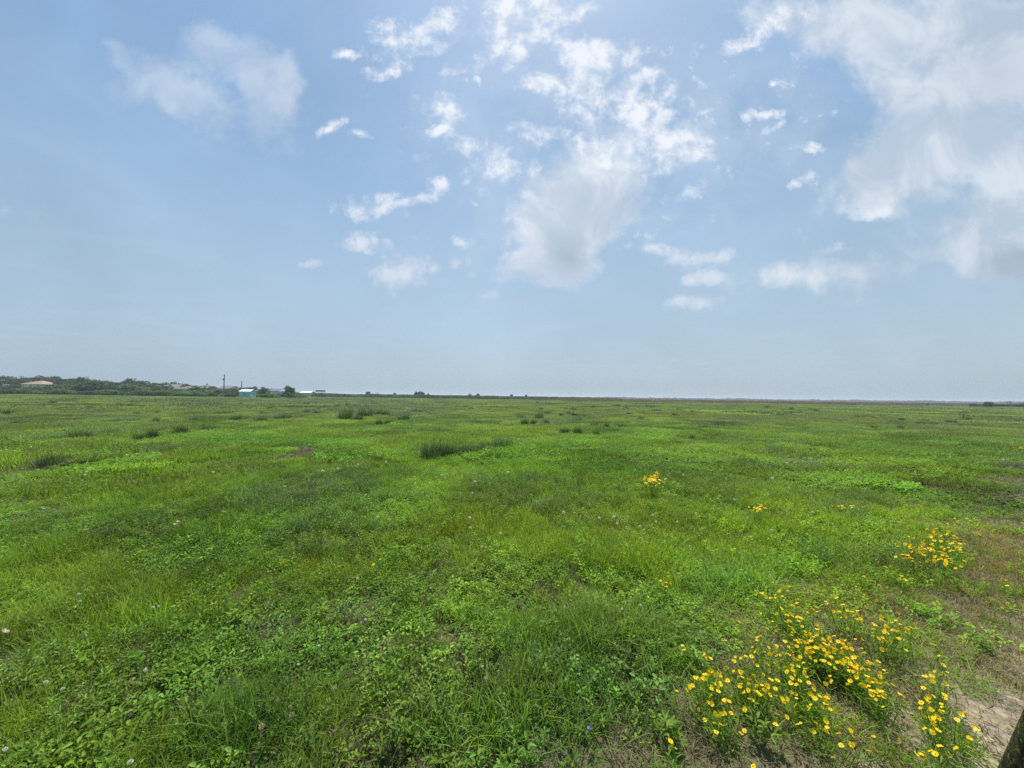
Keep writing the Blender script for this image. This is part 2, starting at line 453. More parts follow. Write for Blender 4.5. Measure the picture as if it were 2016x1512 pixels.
BROAD = [(470, 1065, 150, 26, -14), (380, 1082, 80, 20, -8), (600, 1030, 110, 14, -12, .7), (830, 985, 130, 22, -4), (960, 968, 90, 20, -6), (780, 1005, 90, 18), (1050, 890, 90, 12, 0), (1560, 1075, 150, 38, -18), (1450, 1130, 120, 36, -16),
         (700, 1180, 230, 70, -14), (560, 1270, 240, 90, -14, .9), (1100, 960, 120, 18, 0, .8), (1330, 905, 120, 14, 0, .5), (1520, 880, 28, 8), (1280, 1180, 130, 60, 0, .5), (380, 1350, 250, 110, -10, .8), (1000, 1180, 150, 60, 0, .6),
         (120, 1045, 130, 18, -4, .8), (860, 895, 50, 8, 0, .7), (600, 870, 200, 12, 0, .5), (1880, 1015, 50, 12), (1650, 1060, 80, 20, -10), (1400, 1000, 60, 20, 0, .5)]
DRY = [(670, 916, 60, 8, -5), (60, 975, 90, 12, 0, .6), (90, 1010, 60, 12, 0, .6), (560, 905, 60, 7), (700, 1046, 55, 12, 0, .7), (1130, 1470, 150, 60, -6, .65), (1290, 1345, 60, 30, -10), (1320, 1400, 60, 50), (200, 1225, 55, 28, 0, .9), (430, 1330, 60, 40, 0, .5),
       (1850, 1170, 110, 45, 10, .7), (1920, 1290, 70, 60, 20, .8), (1880, 1490, 90, 50, 0, .8), (1770, 1020, 90, 16, 0, .7), (1060, 975, 70, 14, 0, .6), (1085, 870, 60, 8, 0, .7), (900, 1045, 60, 8, 0, .5), (1550, 1150, 55, 25, 0, .7), (350, 890, 60, 8, 0, .6), (230, 935, 80, 10, 0, .5),
       (1480, 1190, 90, 25, 15, .5), (1500, 1480, 120, 40, 0, .5), (1960, 1100, 70, 130, -8), (1990, 960, 30, 30)]

def zones(x, y):
    px, py = chart(x, y)
    ok = (y > 0.9)
    # outlines wander by an amount that grows with distance
    n1 = fbm(x * 0.5, y * 0.5, 21, 4) - 0.5; n2 = fbm(x * 0.5, y * 0.5, 27, 4) - 0.5
    k = 60.0 * np.clip(8.0 / np.maximum(y, 2), 0.15, 1.6)
    ax, ay = px + n1 * k * 3.0, py + n2 * k * 1.1
    r = np.hypot(x, y)
    b = fbm(x * 0.35, y * 0.35, 31, 4); g = fbm(x * 0.28, y * 0.28, 37, 4); f = fbm(x * 0.3, y * 0.3, 43, 4); d = fbm(x * 0.45, y * 0.45, 49, 4)
    bl = fbm(x * 0.05, y * 0.05, 33, 3); gl = fbm(x * 0.045, y * 0.045, 39, 3); fl = fbm(x * 0.05, y * 0.05, 45, 3)
    far = sstep(10, 30, r)
    wb = np.maximum(sstep(0.5, 0.62, b * (1 - 0.5 * far) + bl * 0.5 * far) * 0.8, np.where(ok, ell(ax, ay, BROAD), 0))
    wg = np.maximum(sstep(0.5, 0.64, g * (1 - 0.5 * far) + gl * 0.5 * far) * 0.7, np.where(ok, ell(ax, ay, GRASS_BRIGHT), 0) * 1.1)
    wf = np.maximum(sstep(0.66, 0.78, f * (1 - 0.5 * far) + fl * 0.5 * far) * 0.6, np.where(ok, ell(ax, ay, FEATHER), 0) * 0.45)
    wd = np.maximum(sstep(0.6, 0.75, d) * 0.4, np.where(ok, ell(ax, ay, DRY), 0) * 1.0)
    s = track_s(x, y)
    wd = np.maximum(wd, sstep(-1.3, -0.1, s) * sstep(40, 20, r) * 1.0)
    return wb, wg, wf, wd, s

def build_ground():
    rr = [0.0, 0.35, 0.7]
    while rr[-1] < 3400: rr.append(rr[-1] * (1.035 if rr[-1] < 40 else 1.09) + 0.02)
    rr = np.array(rr[1:]); na = 300
    an = np.linspace(0, 2 * math.pi, na, endpoint=False)
    RR, AA = np.meshgrid(rr, an, indexing='ij')
    x = (RR * np.sin(AA)).ravel(); y = (RR * np.cos(AA)).ravel()
    x = np.concatenate([[0], x]); y = np.concatenate([[0], y])
    z = ground_z(x, y)
    wb, wg, wf, wd, s = zones(x, y)
    rz = reed_zone(x, y)
    nr = len(rr)
    i = np.arange(nr - 1)[:, None] * na; j = np.arange(na)[None, :]; j2 = (j + 1) % na
    q = np.stack([1 + i + j, 1 + i + na + j, 1 + i + na + j2, 1 + i + j2], -1).reshape(-1, 4)[:, ::-1]
    t = np.stack([np.zeros(na, int), 1 + np.arange(na), 1 + (np.arange(na) + 1) % na], -1)[:, ::-1]
    m, nt = new_mat('meadow_soil'); L = nt.links
    def A(n):
        return N(nt, 'ShaderNodeAttribute', attribute_name=n).outputs['Fac']
    geo = N(nt, 'ShaderNodeNewGeometry'); Pn = geo.outputs['Position']
    def nz(scale, detail=5, rough=0.6):
        n = N(nt, 'ShaderNodeTexNoise', inp={'Scale': scale, 'Detail': detail, 'Roughness': rough}); L.new(Pn, n.inputs['Vector']); return n.outputs['Fac']
    dist = N(nt, 'ShaderNodeVectorMath', operation='LENGTH'); L.new(Pn, dist.inputs[0]); dist = dist.outputs['Value']
    n1 = nz(1.2); n2 = nz(0.12, 4); n3 = nz(9.0); n4 = nz(0.02, 4)
    green = mixc(nt, maprange(nt, n1, 0.35, 0.65), (0.085, 0.145, 0.034), (0.125, 0.190, 0.048))
    green = mixc(nt, maprange(nt, n2, 0.38, 0.62), green, (0.095, 0.155, 0.050))
    green = mixc(nt, maprange(nt, n4, 0.4, 0.62, 0, 0.6), green, (0.125, 0.155, 0.058))
    green = mixc(nt, math_(nt, 'MULTIPLY', A('wg'), 0.7), green, (0.110, 0.190, 0.030))
    green = mixc(nt, math_(nt, 'MULTIPLY', A('wf'), 0.8), green, (0.065, 0.115, 0.040))
    soil = mixc(nt, maprange(nt, n3, 0.3, 0.7), (0.045, 0.038, 0.020), (0.085, 0.068, 0.038))
    nearf = maprange(nt, dist, 30, 110, 1, 0)
    col = mixc(nt, nearf, green, mixc(nt, maprange(nt, n3, 0.4, 0.7), soil, (0.045, 0.07, 0.018)))
    dry = mixc(nt, maprange(nt, n3, 0.35, 0.7), (0.19, 0.155, 0.09), (0.13, 0.13, 0.06))
    col = mixc(nt, math_(nt, 'MULTIPLY', A('wd'), 0.8), col, dry)
    dirt = mixc(nt, maprange(nt, nz(22, 6, 0.7), 0.35, 0.68), (0.30, 0.235, 0.155), (0.50, 0.42, 0.31))
    dirt = mixc(nt, maprange(nt, n1, 0.45, 0.65, 0, 0.6), dirt, (0.13, 0.12, 0.06))
    col = mixc(nt, A('dirt'), col, dirt)
    reed = mixc(nt, maprange(nt, nz(0.05, 5), 0.35, 0.65), (0.155, 0.125, 0.070), (0.115, 0.115, 0.055))
    col = mixc(nt, A('reed'), col, reed)
    bs = N(nt, 'ShaderNodeBsdfPrincipled', inp={'Roughness': 0.9, 'Specular IOR Level': 0.1}); L.new(col, bs.inputs['Base Color'])
    bp = N(nt, 'ShaderNodeBump', inp={'Strength': 0.6, 'Distance': 0.03}); L.new(nz(30, 6, 0.7), bp.inputs['Height'])
    bp2 = N(nt, 'ShaderNodeBump', inp={'Strength': 0.7, 'Distance': 0.4}); L.new(nz(1.3, 5, 0.65), bp2.inputs['Height']); L.new(bp.outputs[0], bp2.inputs['Normal'])
    L.new(bp2.outputs[0], bs.inputs['Normal'])
    o = N(nt, 'ShaderNodeOutputMaterial'); L.new(bs.outputs[0], o.inputs[0])
    me = np_mesh('ground', np.stack([x, y, z], -1), q, t, m,
                 {'wg': np.clip(wg, 0, 1), 'wf': np.clip(wf, 0, 1), 'wd': np.clip(wd, 0, 1) * sstep(120, 60, np.hypot(x, y)),
                  'dirt': sstep(-0.25, 0.3, s) * (0.35 + 0.65 * sstep(9, 3.5, np.hypot(x, y))) * sstep(60, 35, np.hypot(x, y)), 'reed': rz}, smooth=True)
    return link('ground', me, kind='structure')
ground = build_ground()

def put(x, y):
    return Vector((x, y, float(ground_z(np.array([x]), np.array([y]))[0])))

# ------------------------------------------------------------------ plants as meshes
def blades(n, rad, length, width, lean=0.35, bend=0.5, seg=3, lv=0.35, base=None, sq=0.0, az=None):
    """curved tapering blades; returns verts, quads, t"""
    if base is None:
        a = rng.uniform(0, 2 * math.pi, n); r = rad * np.sqrt(rng.uniform(0, 1, n))
        bx, by = r * np.cos(a), r * np.sin(a)
    else: bx, by = base
    bz = np.zeros(n) - 0.01 * (length / 0.1)
    Ln = length * np.clip(rng.normal(1, lv, n), 0.35, 1.9)
    az = rng.uniform(0, 2 * math.pi, n) if az is None else az + rng.normal(0, 0.7, n)
    ln = np.abs(rng.normal(0, lean, n)); bd = np.abs(rng.normal(0, bend, n)) + 0.05
    wd = width * rng.uniform(0.7, 1.3, n)
    dx, dy = np.cos(az), np.sin(az)
    tw = rng.uniform(-0.6, 0.6, n); sx, sy = -np.sin(az + tw), np.cos(az + tw)
    V = []
    T = np.linspace(0, 1, seg + 1)
    for t in T:
        h = Ln * (t * np.cos(np.minimum(ln, 1.2)) - bd * t ** 2.2 * 0.55)
        o = Ln * (t * np.sin(np.minimum(ln, 1.2)) + bd * t ** 2 * 0.75)
        cx, cy, cz = bx + dx * o, by + dy * o, bz + np.maximum(h, -0.0)
        ww = wd * (1 - t ** 1.8) * 0.5 + wd * 0.04
        V.append(np.stack([cx - sx * ww, cy - sy * ww, cz], -1)); V.append(np.stack([cx + sx * ww, cy + sy * ww, cz], -1))
    V = np.stack(V, 1)                                     # n, 2(seg+1), 3
    q = np.array([[2 * i, 2 * i + 1, 2 * i + 3, 2 * i + 2] for i in range(seg)])
    k = 2 * (seg + 1)
    Q = (np.arange(n)[:, None, None] * k + q[None]).reshape(-1, 4)
    return V.reshape(-1, 3), Q, np.tile(np.repeat(T, 2), n)

def leaves(c, az, tilt, ln, wd, fold=0.35):
    """folded oval leaves: centre of the stalk end c (n,3), direction az, tilt above level"""
    n = len(c)
    d = np.stack([np.cos(az) * np.cos(tilt), np.sin(az) * np.cos(tilt), np.sin(tilt)], -1)
    s = np.stack([-np.sin(az), np.cos(az), np.zeros(n)], -1)
    u = np.cross(d, s)
    rl = rng.uniform(-0.5, 0.5, n)[:, None]
    s2 = s * np.cos(rl) + u * np.sin(rl); u2 = -s * np.sin(rl) + u * np.cos(rl)
    ln = ln[:, None]; wd = wd[:, None]
    tip = c + d * ln - u2 * ln * 0.0
    droop = np.array([[0, 0, 1.0]]) * ln * rng.uniform(-0.05, 0.3, n)[:, None]
    a = c + d * ln * 0.3; b = c + d * ln * 0.68
    up = -u2 * wd * fold
    V = np.stack([c, a + s2 * wd * 0.48 - up, b + s2 * wd * 0.40 - up - droop * .5, tip - droop, a - s2 * wd * 0.48 - up, b - s2 * wd * 0.40 - up - droop * .5], 1)
    Q = np.array([[0, 1, 2, 3], [0, 3, 5, 4]])
    Q = (np.arange(n)[:, None, None] * 6 + Q[None]).reshape(-1, 4)
    return V.reshape(-1, 3), Q, np.tile([0, .3, .7, 1, .3, .7], n)

def join(parts):
    V = []; Q = []; T = []; k = 0
    for v, q, t in parts:
        V.append(v); Q.append(q + k); T.append(t); k += len(v)
    return np.concatenate(V), np.concatenate(Q), np.concatenate(T)

def herb(nsprig, rad, h, leaf, wr=0.45, per=5, tilt=(0.1, 0.5)):
    """low leafy herbs: sprigs carrying a few leaves on different levels"""
    a = rng.uniform(0, 2 * math.pi, nsprig); r = rad * np.sqrt(rng.uniform(0, 1, nsprig))
    n = nsprig * per
    sx = np.repeat(r * np.cos(a), per); sy = np.repeat(r * np.sin(a), per)
    hh = np.repeat(h * rng.uniform(0.3, 1.15, nsprig), per) * np.tile(np.linspace(0.45, 1.0, per), nsprig)
    az = np.repeat(rng.uniform(0, 6.28, nsprig), per) + np.tile(np.arange(per) * 2.4, nsprig) + rng.normal(0, 0.3, n)
    sz = np.repeat(rng.uniform(0.65, 1.3, nsprig), per) * rng.uniform(0.75, 1.2, n)
    c = np.stack([sx + np.cos(az) * leaf * 0.25, sy + np.sin(az) * leaf * 0.25, hh], -1)
    v, q, t = leaves(c, az, rng.uniform(*tilt, n), leaf * sz, leaf * wr * sz)
    st = blades(nsprig, 0, h * 0.95, leaf * 0.06, 0.1, 0.05, 1, 0.2, base=(r * np.cos(a), r * np.sin(a)))
    return join([(v, q, t), st])

def feather(nst, rad, h, w=0.003):
    """fine wispy stems with thin side needles"""
    a = rng.uniform(0, 6.28, nst); r = rad * np.sqrt(rng.uniform(0, 1, nst))
    bx, by = r * np.cos(a), r * np.sin(a)
    st = blades(nst, 0, h, w, 0.18, 0.25, 3, 0.25, base=(bx, by))
    k = 7
    n = nst * k
    tt = np.tile(np.linspace(0.3, 0.95, k), nst); hh = np.repeat(h * rng.uniform(0.7, 1.1, nst), k) * tt
    az = rng.uniform(0, 6.28, n)
    cx = np.repeat(bx, k) + rng.normal(0, h * 0.08, n); cy = np.repeat(by, k) + rng.normal(0, h * 0.08, n)
    v, q, t = leaves(np.stack([cx, cy, hh], -1), az, rng.uniform(0.3, 1.1, n), np.full(n, h * 0.2) * rng.uniform(.5, 1.2, n), np.full(n, w * 1.3), 0.1)
    return join([st, (v, q, t)])

M_GRASS = veg_mat('grass_blades', (0.150, 0.262, 0.020), (0.228, 0.365, 0.032), (0.40, 0.40, 0.12), 0.44, 0.55, 0.14)
M_BROAD = veg_mat('herb_leaves', (0.150, 0.270, 0.028), (0.262, 0.420, 0.058), None, 0.36, 0.55, 0.14)
M_FEATH = veg_mat('wispy_stems', (0.135, 0.225, 0.045), (0.200, 0.310, 0.070), (0.10, 0.13, 0.05), 0.35, 0.5, 0.25)
M_DRY = veg_mat('dry_blades', (0.27, 0.225, 0.120), (0.14, 0.155, 0.055), (0.36, 0.30, 0.18), 0.30, 0.6, 0.2, tipstart=0.3)
M_REED = veg_mat('reed_blades', (0.215, 0.175, 0.100), (0.165, 0.155, 0.072), (0.30, 0.23, 0.16), 0.30, 0.6, 0.2)
M_SCRUB = veg_mat('scrub_leaves', (0.075, 0.150, 0.036), (0.120, 0.210, 0.052), None, 0.25, 0.5, 0.25)
M_WOOD = veg_mat('wood_leaves', (0.035, 0.060, 0.022), (0.060, 0.090, 0.030), None, 0.2, 0.6, 0.2)

hidden = {}
def source(kind, makers, mat):
    """a set of interchangeable plant meshes kept in a collection outside the scene"""
    c = bpy.data.collections.new(kind + '_pieces')
    for i, f in enumerate(makers):
        v, q, t = f()
        me = np_mesh('%s_piece' % kind, v, q, None, mat, {'t': t})
        o = bpy.data.objects.new('%s_piece_%02d' % (kind, i), me); c.objects.link(o)
    return c

def scatter(name, coll, P_, rz, sc, idx, tint, tilt=None, **k):
    n = len(P_)
    me = bpy.data.meshes.new(name)
    me.vertices.add(n); me.vertices.foreach_set('co', np.asarray(P_, np.float32).ravel())
    def attr(nm, typ, key, v):
        a = me.attributes.new(nm, typ, 'POINT'); a.data.foreach_set(key, np.ascontiguousarray(v).ravel())
    rt = np.zeros((n, 3), np.float32); rt[:, 2] = rz
    if tilt is not None: rt[:, 0] = tilt[:, 0]; rt[:, 1] = tilt[:, 1]
    attr('rt', 'FLOAT_VECTOR', 'vector', rt); attr('scl', 'FLOAT_VECTOR', 'vector', np.asarray(sc, np.float32))
    attr('idx', 'INT', 'value', np.asarray(idx, np.int32)); attr('tint', 'FLOAT_VECTOR', 'vector', np.asarray(tint, np.float32))
    o = link(name, me, kind='stuff', **k)
    g = bpy.data.node_groups.new(name + '_scatter', 'GeometryNodeTree')
    g.interface.new_socket('Geometry', in_out='INPUT', socket_type='NodeSocketGeometry')
    g.interface.new_socket('Geometry', in_out='OUTPUT', socket_type='NodeSocketGeometry')
    gi = g.nodes.new('NodeGroupInput'); go = g.nodes.new('NodeGroupOutput')
    ci = g.nodes.new('GeometryNodeCollectionInfo'); ci.inputs['Collection'].default_value = coll
    ci.inputs['Separate Children'].default_value = True; ci.inputs['Reset Children'].default_value = True
    iop = g.nodes.new('GeometryNodeInstanceOnPoints'); iop.inputs['Pick Instance'].default_value = True
    def na(nm, typ):
        a = g.nodes.new('GeometryNodeInputNamedAttribute'); a.data_type = typ; a.inputs[0].default_value = nm
        return [s for s in a.outputs if s.enabled][0]
    g.links.new(gi.outputs[0], iop.inputs['Points']); g.links.new(ci.outputs[0], iop.inputs['Instance'])
    g.links.new(na('idx', 'INT'), iop.inputs['Instance Index'])
    e = g.nodes.new('FunctionNodeEulerToRotation'); g.links.new(na('rt', 'FLOAT_VECTOR'), e.inputs[0]); g.links.new(e.outputs[0], iop.inputs['Rotation'])
    g.links.new(na('scl', 'FLOAT_VECTOR'), iop.inputs['Scale'])
    g.links.new(iop.outputs[0], go.inputs[0])
    md = o.modifiers.new('scatter', 'NODES'); md.node_group = g
    return o

NV = 6
KINDS_SRC = {}
def lods(kind, mat, f):
    """f(lod) builds one piece: 0 near tuft, 1 middle mat, 2 far mat"""
    KINDS_SRC[kind] = source(kind, [lambda l=l: f(l) for l in (0, 1, 2) for _ in range(NV)], mat)

lods('grass', M_GRASS, lambda l: [lambda: blades(150, 0.13, rng.uniform(.075, .13), rng.uniform(.0035, .0055), 0.45, 0.6, 3),
                                  lambda: blades(620, 0.62, 0.13, 0.010, 0.4, 0.5, 2),
                                  lambda: blades(620, 2.6, 0.18, 0.045, 0.45, 0.5, 1)][l]())
lods('herb', M_BROAD, lambda l: [lambda: herb(int(rng.integers(10, 20)), 0.13, rng.uniform(.05, .10), rng.uniform(.018, .036), rng.uniform(.30, .62), int(rng.integers(4, 8)), (0.0, 0.8)),
                                 lambda: herb(150, 0.60, rng.uniform(.08, .12), rng.uniform(.035, .055), 0.5, 5, (0.0, 0.7)),
                                 lambda: herb(190, 2.5, 0.14, 0.13, 0.6, 4, (0.0, 0.6))][l]())
lods('wisp', M_FEATH, lambda l: [lambda: feather(20, 0.13, 0.16, 0.0055),
                                 lambda: feather(70, 0.55, 0.22, 0.011),
                                 lambda: feather(90, 2.2, 0.38, 0.035)][l]())
lods('dry', M_DRY, lambda l: [lambda: join([blades(110, 0.14, 0.055, 0.0035, 0.8, 0.8, 2), herb(5, 0.13, 0.03, 0.016, 0.4, 4)]),
                              lambda: blades(520, 0.60, 0.08, 0.009, 0.7, 0.7, 2),
                              lambda: blades(500, 2.4, 0.12, 0.04, 0.7, 0.6, 1)][l]())

# rings: (inner, outer, pieces per square metre, piece size)
RINGS = [(0.15, 10.5, 120.0), (9.0, 52.0, 4.2), (44.0, 330.0, 0.17)]
def ring_points(r0, r1, dens):
    half = R(78)
    area = half * (r1 * r1 - r0 * r0)
    n = int(area * dens)
    r = np.sqrt(rng.uniform(r0 * r0, r1 * r1, n)); a = rng.uniform(-half, half, n)
    # feather the ring's edges
    keep = rng.uniform(0, 1, n) < (sstep(r0 * 0.95, r0 * 1.2, r) if r0 > 2 else 1) * sstep(r1 * 1.02, r1 * 0.85, r)
    r = r[keep]; a = a[keep]
    return r * np.sin(a), r * np.cos(a)

acc = {k: [[], [], [], [], []] for k in KINDS_SRC}
for lod, (r0, r1, dens) in enumerate(RINGS):
    x, y = ring_points(r0, r1, dens)
    wb, wg, wf, wd, s = zones(x, y)
    r = np.hypot(x, y)
    # nothing grows on the bare track, beyond the fence or under the scrub
    bare = sstep(0.0, 0.55, s) * (r < 45)
    keep = (rng.uniform(0, 1, len(x)) > bare * (0.97 - 0.55 * sstep(3.5, 9, r))) & (reed_zone(x, y) < 0.5) & ~((x < -0.25 * y) & (y > 215))
    thin_ = sstep(0.35, 1.0, wd) * (lod == 0)
    keep &= rng.uniform(0, 1, len(x)) > thin_ * 0.25
    x, y, wb, wg, wf, wd, r, s = [v[keep] for v in (x, y, wb, wg, wf, wd, r, s)]
    z = ground_z(x, y)
    n = len(x)
    W = np.stack([0.38 + wg * 0.9 + (lg0 := (ell(*chart(x, y), LONG) if lod == 0 else 0)) * 1.1, 0.60 + wb * 1.3, 0.02 + wf * 1.3, 0.11 + wd * 1.6], -1)
    W[:, :3] *= (1 - 0.6 * np.clip(wd, 0, 1))[:, None]
    W[:, :3] *= (1 - 0.55 * sstep(-1.3, -0.3, s) * (r < 40))[:, None]
    u = rng.uniform(0, 1, n) * W.sum(1)
    kind = (u[:, None] > np.cumsum(W, 1)).sum(1)
    # plant colour drifts over the field
    t1 = fbm(x * 0.22, y * 0.22, 61, 4); t2 = fbm(x * 0.6, y * 0.6, 67, 3); t3 = fbm(x * 0.03, y * 0.03, 71, 3)
    bright = 0.86 + 0.8 * (t2 - 0.5) + 0.4 * (t1 - 0.5) + rng.normal(0, 0.22, n) + 0.15 * np.clip(wg, 0, 1)
    yel = (t1 - 0.5) * 0.4 + (t3 - 0.5) * 0.3 + rng.normal(0, 0.07, n) - 0.05 + 0.03 * np.clip(wg, 0, 1) - 0.10 * np.clip(wb, 0, 1)
    tint = np.stack([bright * (1 + yel), bright, bright * (1 - 0.8 * yel)], -1)
    # plant tint turns greyer and bluer with distance from the camera
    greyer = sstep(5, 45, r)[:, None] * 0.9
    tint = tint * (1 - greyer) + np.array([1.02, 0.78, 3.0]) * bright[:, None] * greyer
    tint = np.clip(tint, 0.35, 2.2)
    lg = ell(*chart(x, y), LONG) if lod == 0 else np.zeros(n)
    tint = tint * (1 + lg[:, None] * np.array([-0.10, -0.05, 0.35]))
    hn = 0.55 + 0.9 * fbm(x * 0.8, y * 0.8, 77, 3)
    for ki, nm in enumerate(('grass', 'herb', 'wisp', 'dry')):
        m_ = kind == ki
        c = int(m_.sum())
        if not c: continue
        a = acc[nm]
        sc = rng.uniform(0.8, 1.25, c)
        szz = sc * hn[m_] * (1.0 + 0.3 * np.clip(wg[m_], 0, 1))
        if nm == 'grass': szz = szz * (1 + 0.7 * lg[m_]); sc = sc * (1 + .4 * lg[m_])
        if nm == 'grass': szz = szz * (1 - 0.45 * sstep(-1.6, -0.2, s[m_]) * (r[m_] < 45))
        a[0].append(np.stack([x[m_], y[m_], z[m_] - 0.005], -1)); a[1].append(rng.uniform(0, 6.28, c))
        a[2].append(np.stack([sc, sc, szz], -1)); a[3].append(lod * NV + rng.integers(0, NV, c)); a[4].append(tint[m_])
NAMES = {'grass': ('meadow_grass', 'fresh green meadow grass growing all over the field', 'grass'),
         'herb': ('ground_cover', 'low leafy weeds and clover carpeting the field', 'ground cover'),
         'wisp': ('wispy_weeds', 'dark wispy fine stemmed weeds in drifts across the field', 'weeds'),
         'dry': ('dry_grass', 'short dry brownish grass in worn patches and by the track', 'dry grass')}
for nm, a in acc.items():
    P_, rz_, sc_, id_, ti_ = [np.concatenate(v) for v in a]
    nn, lb, ct = NAMES[nm]
    print(nn, len(P_))
    scatter(nn, KINDS_SRC[nm], P_, rz_, sc_, id_, ti_, tilt=rng.normal(0, 0.10, (len(P_), 2)) * (np.abs(P_[:, 1:2]) < 12), label=lb, cat=ct)

# ------------------------------------------------------------------ flowers
def petal_mat(name, c1, c2, rough=0.5, tr=0.3):
    m, nt = new_mat(name); L = nt.links
    geo = N(nt, 'ShaderNodeNewGeometry')
    col = mixc(nt, geo.outputs['Random Per Island'], c1, c2)
    bs = N(nt, 'ShaderNodeBsdfPrincipled', inp={'Roughness': rough, 'Specular IOR Level': 0.2}); L.new(col, bs.inputs['Base Color'])
    t = N(nt, 'ShaderNodeBsdfTranslucent'); L.new(col, t.inputs[0])
    mx = N(nt, 'ShaderNodeMixShader', inp={0: tr}); L.new(bs.outputs[0], mx.inputs[1]); L.new(t.outputs[0], mx.inputs[2])
    o = N(nt, 'ShaderNodeOutputMaterial'); L.new(mx.outputs[0], o.inputs[0]); return m
M_YEL = petal_mat('yellow_petals', (1.0, 0.80, 0.014), (0.98, 0.62, 0.008))
M_EYE = petal_mat('brown_flower_eye', (0.42, 0.16, 0.01), (0.60, 0.28, 0.015), tr=0.0)
M_WHITE = petal_mat('white_florets', (0.78, 0.78, 0.66), (0.62, 0.64, 0.50))
M_PINK = petal_mat('pink_petals', (0.75, 0.62, 0.58), (0.70, 0.54, 0.54))
M_STRAW = petal_mat('straw_florets', (0.55, 0.45, 0.26), (0.42, 0.34, 0.20))
M_BLUE = petal_mat('blue_petals', (0.20, 0.22, 0.62), (0.26, 0.25, 0.70))
M_STEM = veg_mat('flower_stems', (0.170, 0.290, 0.035), (0.250, 0.380, 0.055), None, 0.45, 0.5, 0.2, instancer=False)

def flower_mesh(mat, rad=0.0126, n=8, cup=0.15, wid=0.95, name='flower_head'):
    V = []; Q = []
    for i in range(n):
        a = 2 * math.pi * i / n + random.uniform(-.06, .06)
        l = rad * random.uniform(0.9, 1.08); wd = 2 * math.pi * rad / n * wid * 0.55
        lift = cup + random.uniform(-.18, .18)
        def pt(r, s):
            x = r; y = s; z = r * lift - 0.9 * s * s / rad
            return (x * math.cos(a) - y * math.sin(a), x * math.sin(a) + y * math.cos(a), z)
        b = len(V)
        V += [pt(rad * .12, -wd * .25), pt(rad * .12, wd * .25), pt(l * .6, wd * .8), pt(l * .6, -wd * .8), pt(l * .97, wd * .55), pt(l * .97, -wd * .55), pt(l * .9, 0)]
        Q += [(b, b + 1, b + 2, b + 3), (b + 3, b + 2, b + 4, b + 6)]; Q.append((b + 3, b + 6, b + 5, b + 3)) if False else None
        Q.append((b + 3, b + 3, b + 6, b + 5)) if False else None
    T = [(7 * i + 3, 7 * i + 6, 7 * i + 5) for i in range(n)]
    return np_mesh(name, V, Q, T, mat)

def dome_mesh(mat, rad, hgt_, name, nu=8, nv=3, rough=0.0):
    V = [(0, 0, hgt_)]; Q = []; T = []
    for j in range(1, nv + 1):
        th = math.pi / 2 * j / nv
        for i in range(nu):
            p = 2 * math.pi * i / nu; k = 1 + random.uniform(-rough, rough)
            V.append((rad * math.sin(th) * math.cos(p) * k, rad * math.sin(th) * math.sin(p) * k, hgt_ * math.cos(th) * k))
    for i in range(nu): T.append((0, 1 + i, 1 + (i + 1) % nu))
    for j in range(nv - 1):
        for i in range(nu):
            a = 1 + j * nu
            Q.append((a + i, a + nu + i, a + nu + (i + 1) % nu, a + (i + 1) % nu))
    return np_mesh(name, V, Q, T, mat)

def globe_mesh(mat, rad, name, n=60):
    """a ball of small pointed florets"""
    V = []; Q = []
    for i in range(n):
        z = 1 - 1.75 * (i + .5) / n; a = i * 2.399; s = math.sqrt(max(0, 1 - z * z))
        d = Vector((s * math.cos(a), s * math.sin(a), z)); u = d.orthogonal().normalized(); v = d.cross(u)
        b = len(V); w_ = rad * 0.30; o_ = rad * random.uniform(.85, 1.1)
        V += [tuple(d * rad * .45 - u * w_ * .5), tuple(d * o_ * .9 + v * w_ * .6), tuple(d * o_ * 1.05 + u * w_ * .5), tuple(d * o_ * .9 - v * w_ * .6)]
        Q.append((b, b + 1, b + 2, b + 3))
    return np_mesh(name, V, Q, None, mat)

FL = [flower_mesh(M_YEL, cup=c) for c in (0.05, 0.2, 0.35)]
EYE = dome_mesh(M_EYE, 0.0023, 0.0022, 'flower_eye')

def norm_pts(n, cx, cy, sx, sy, an=0):
    a = R(an); out = []
    for _ in range(int(n * 2.1) if 9 < n < 42 else n):
        while True:
            u, v = random.gauss(0, .8), random.gauss(0, .8)
            if u * u + v * v < 3.4: break
        out.append((cx + u * sx * math.cos(a) - v * sy * math.sin(a), cy + u * sx * math.sin(a) + v * sy * math.cos(a)))
    return out

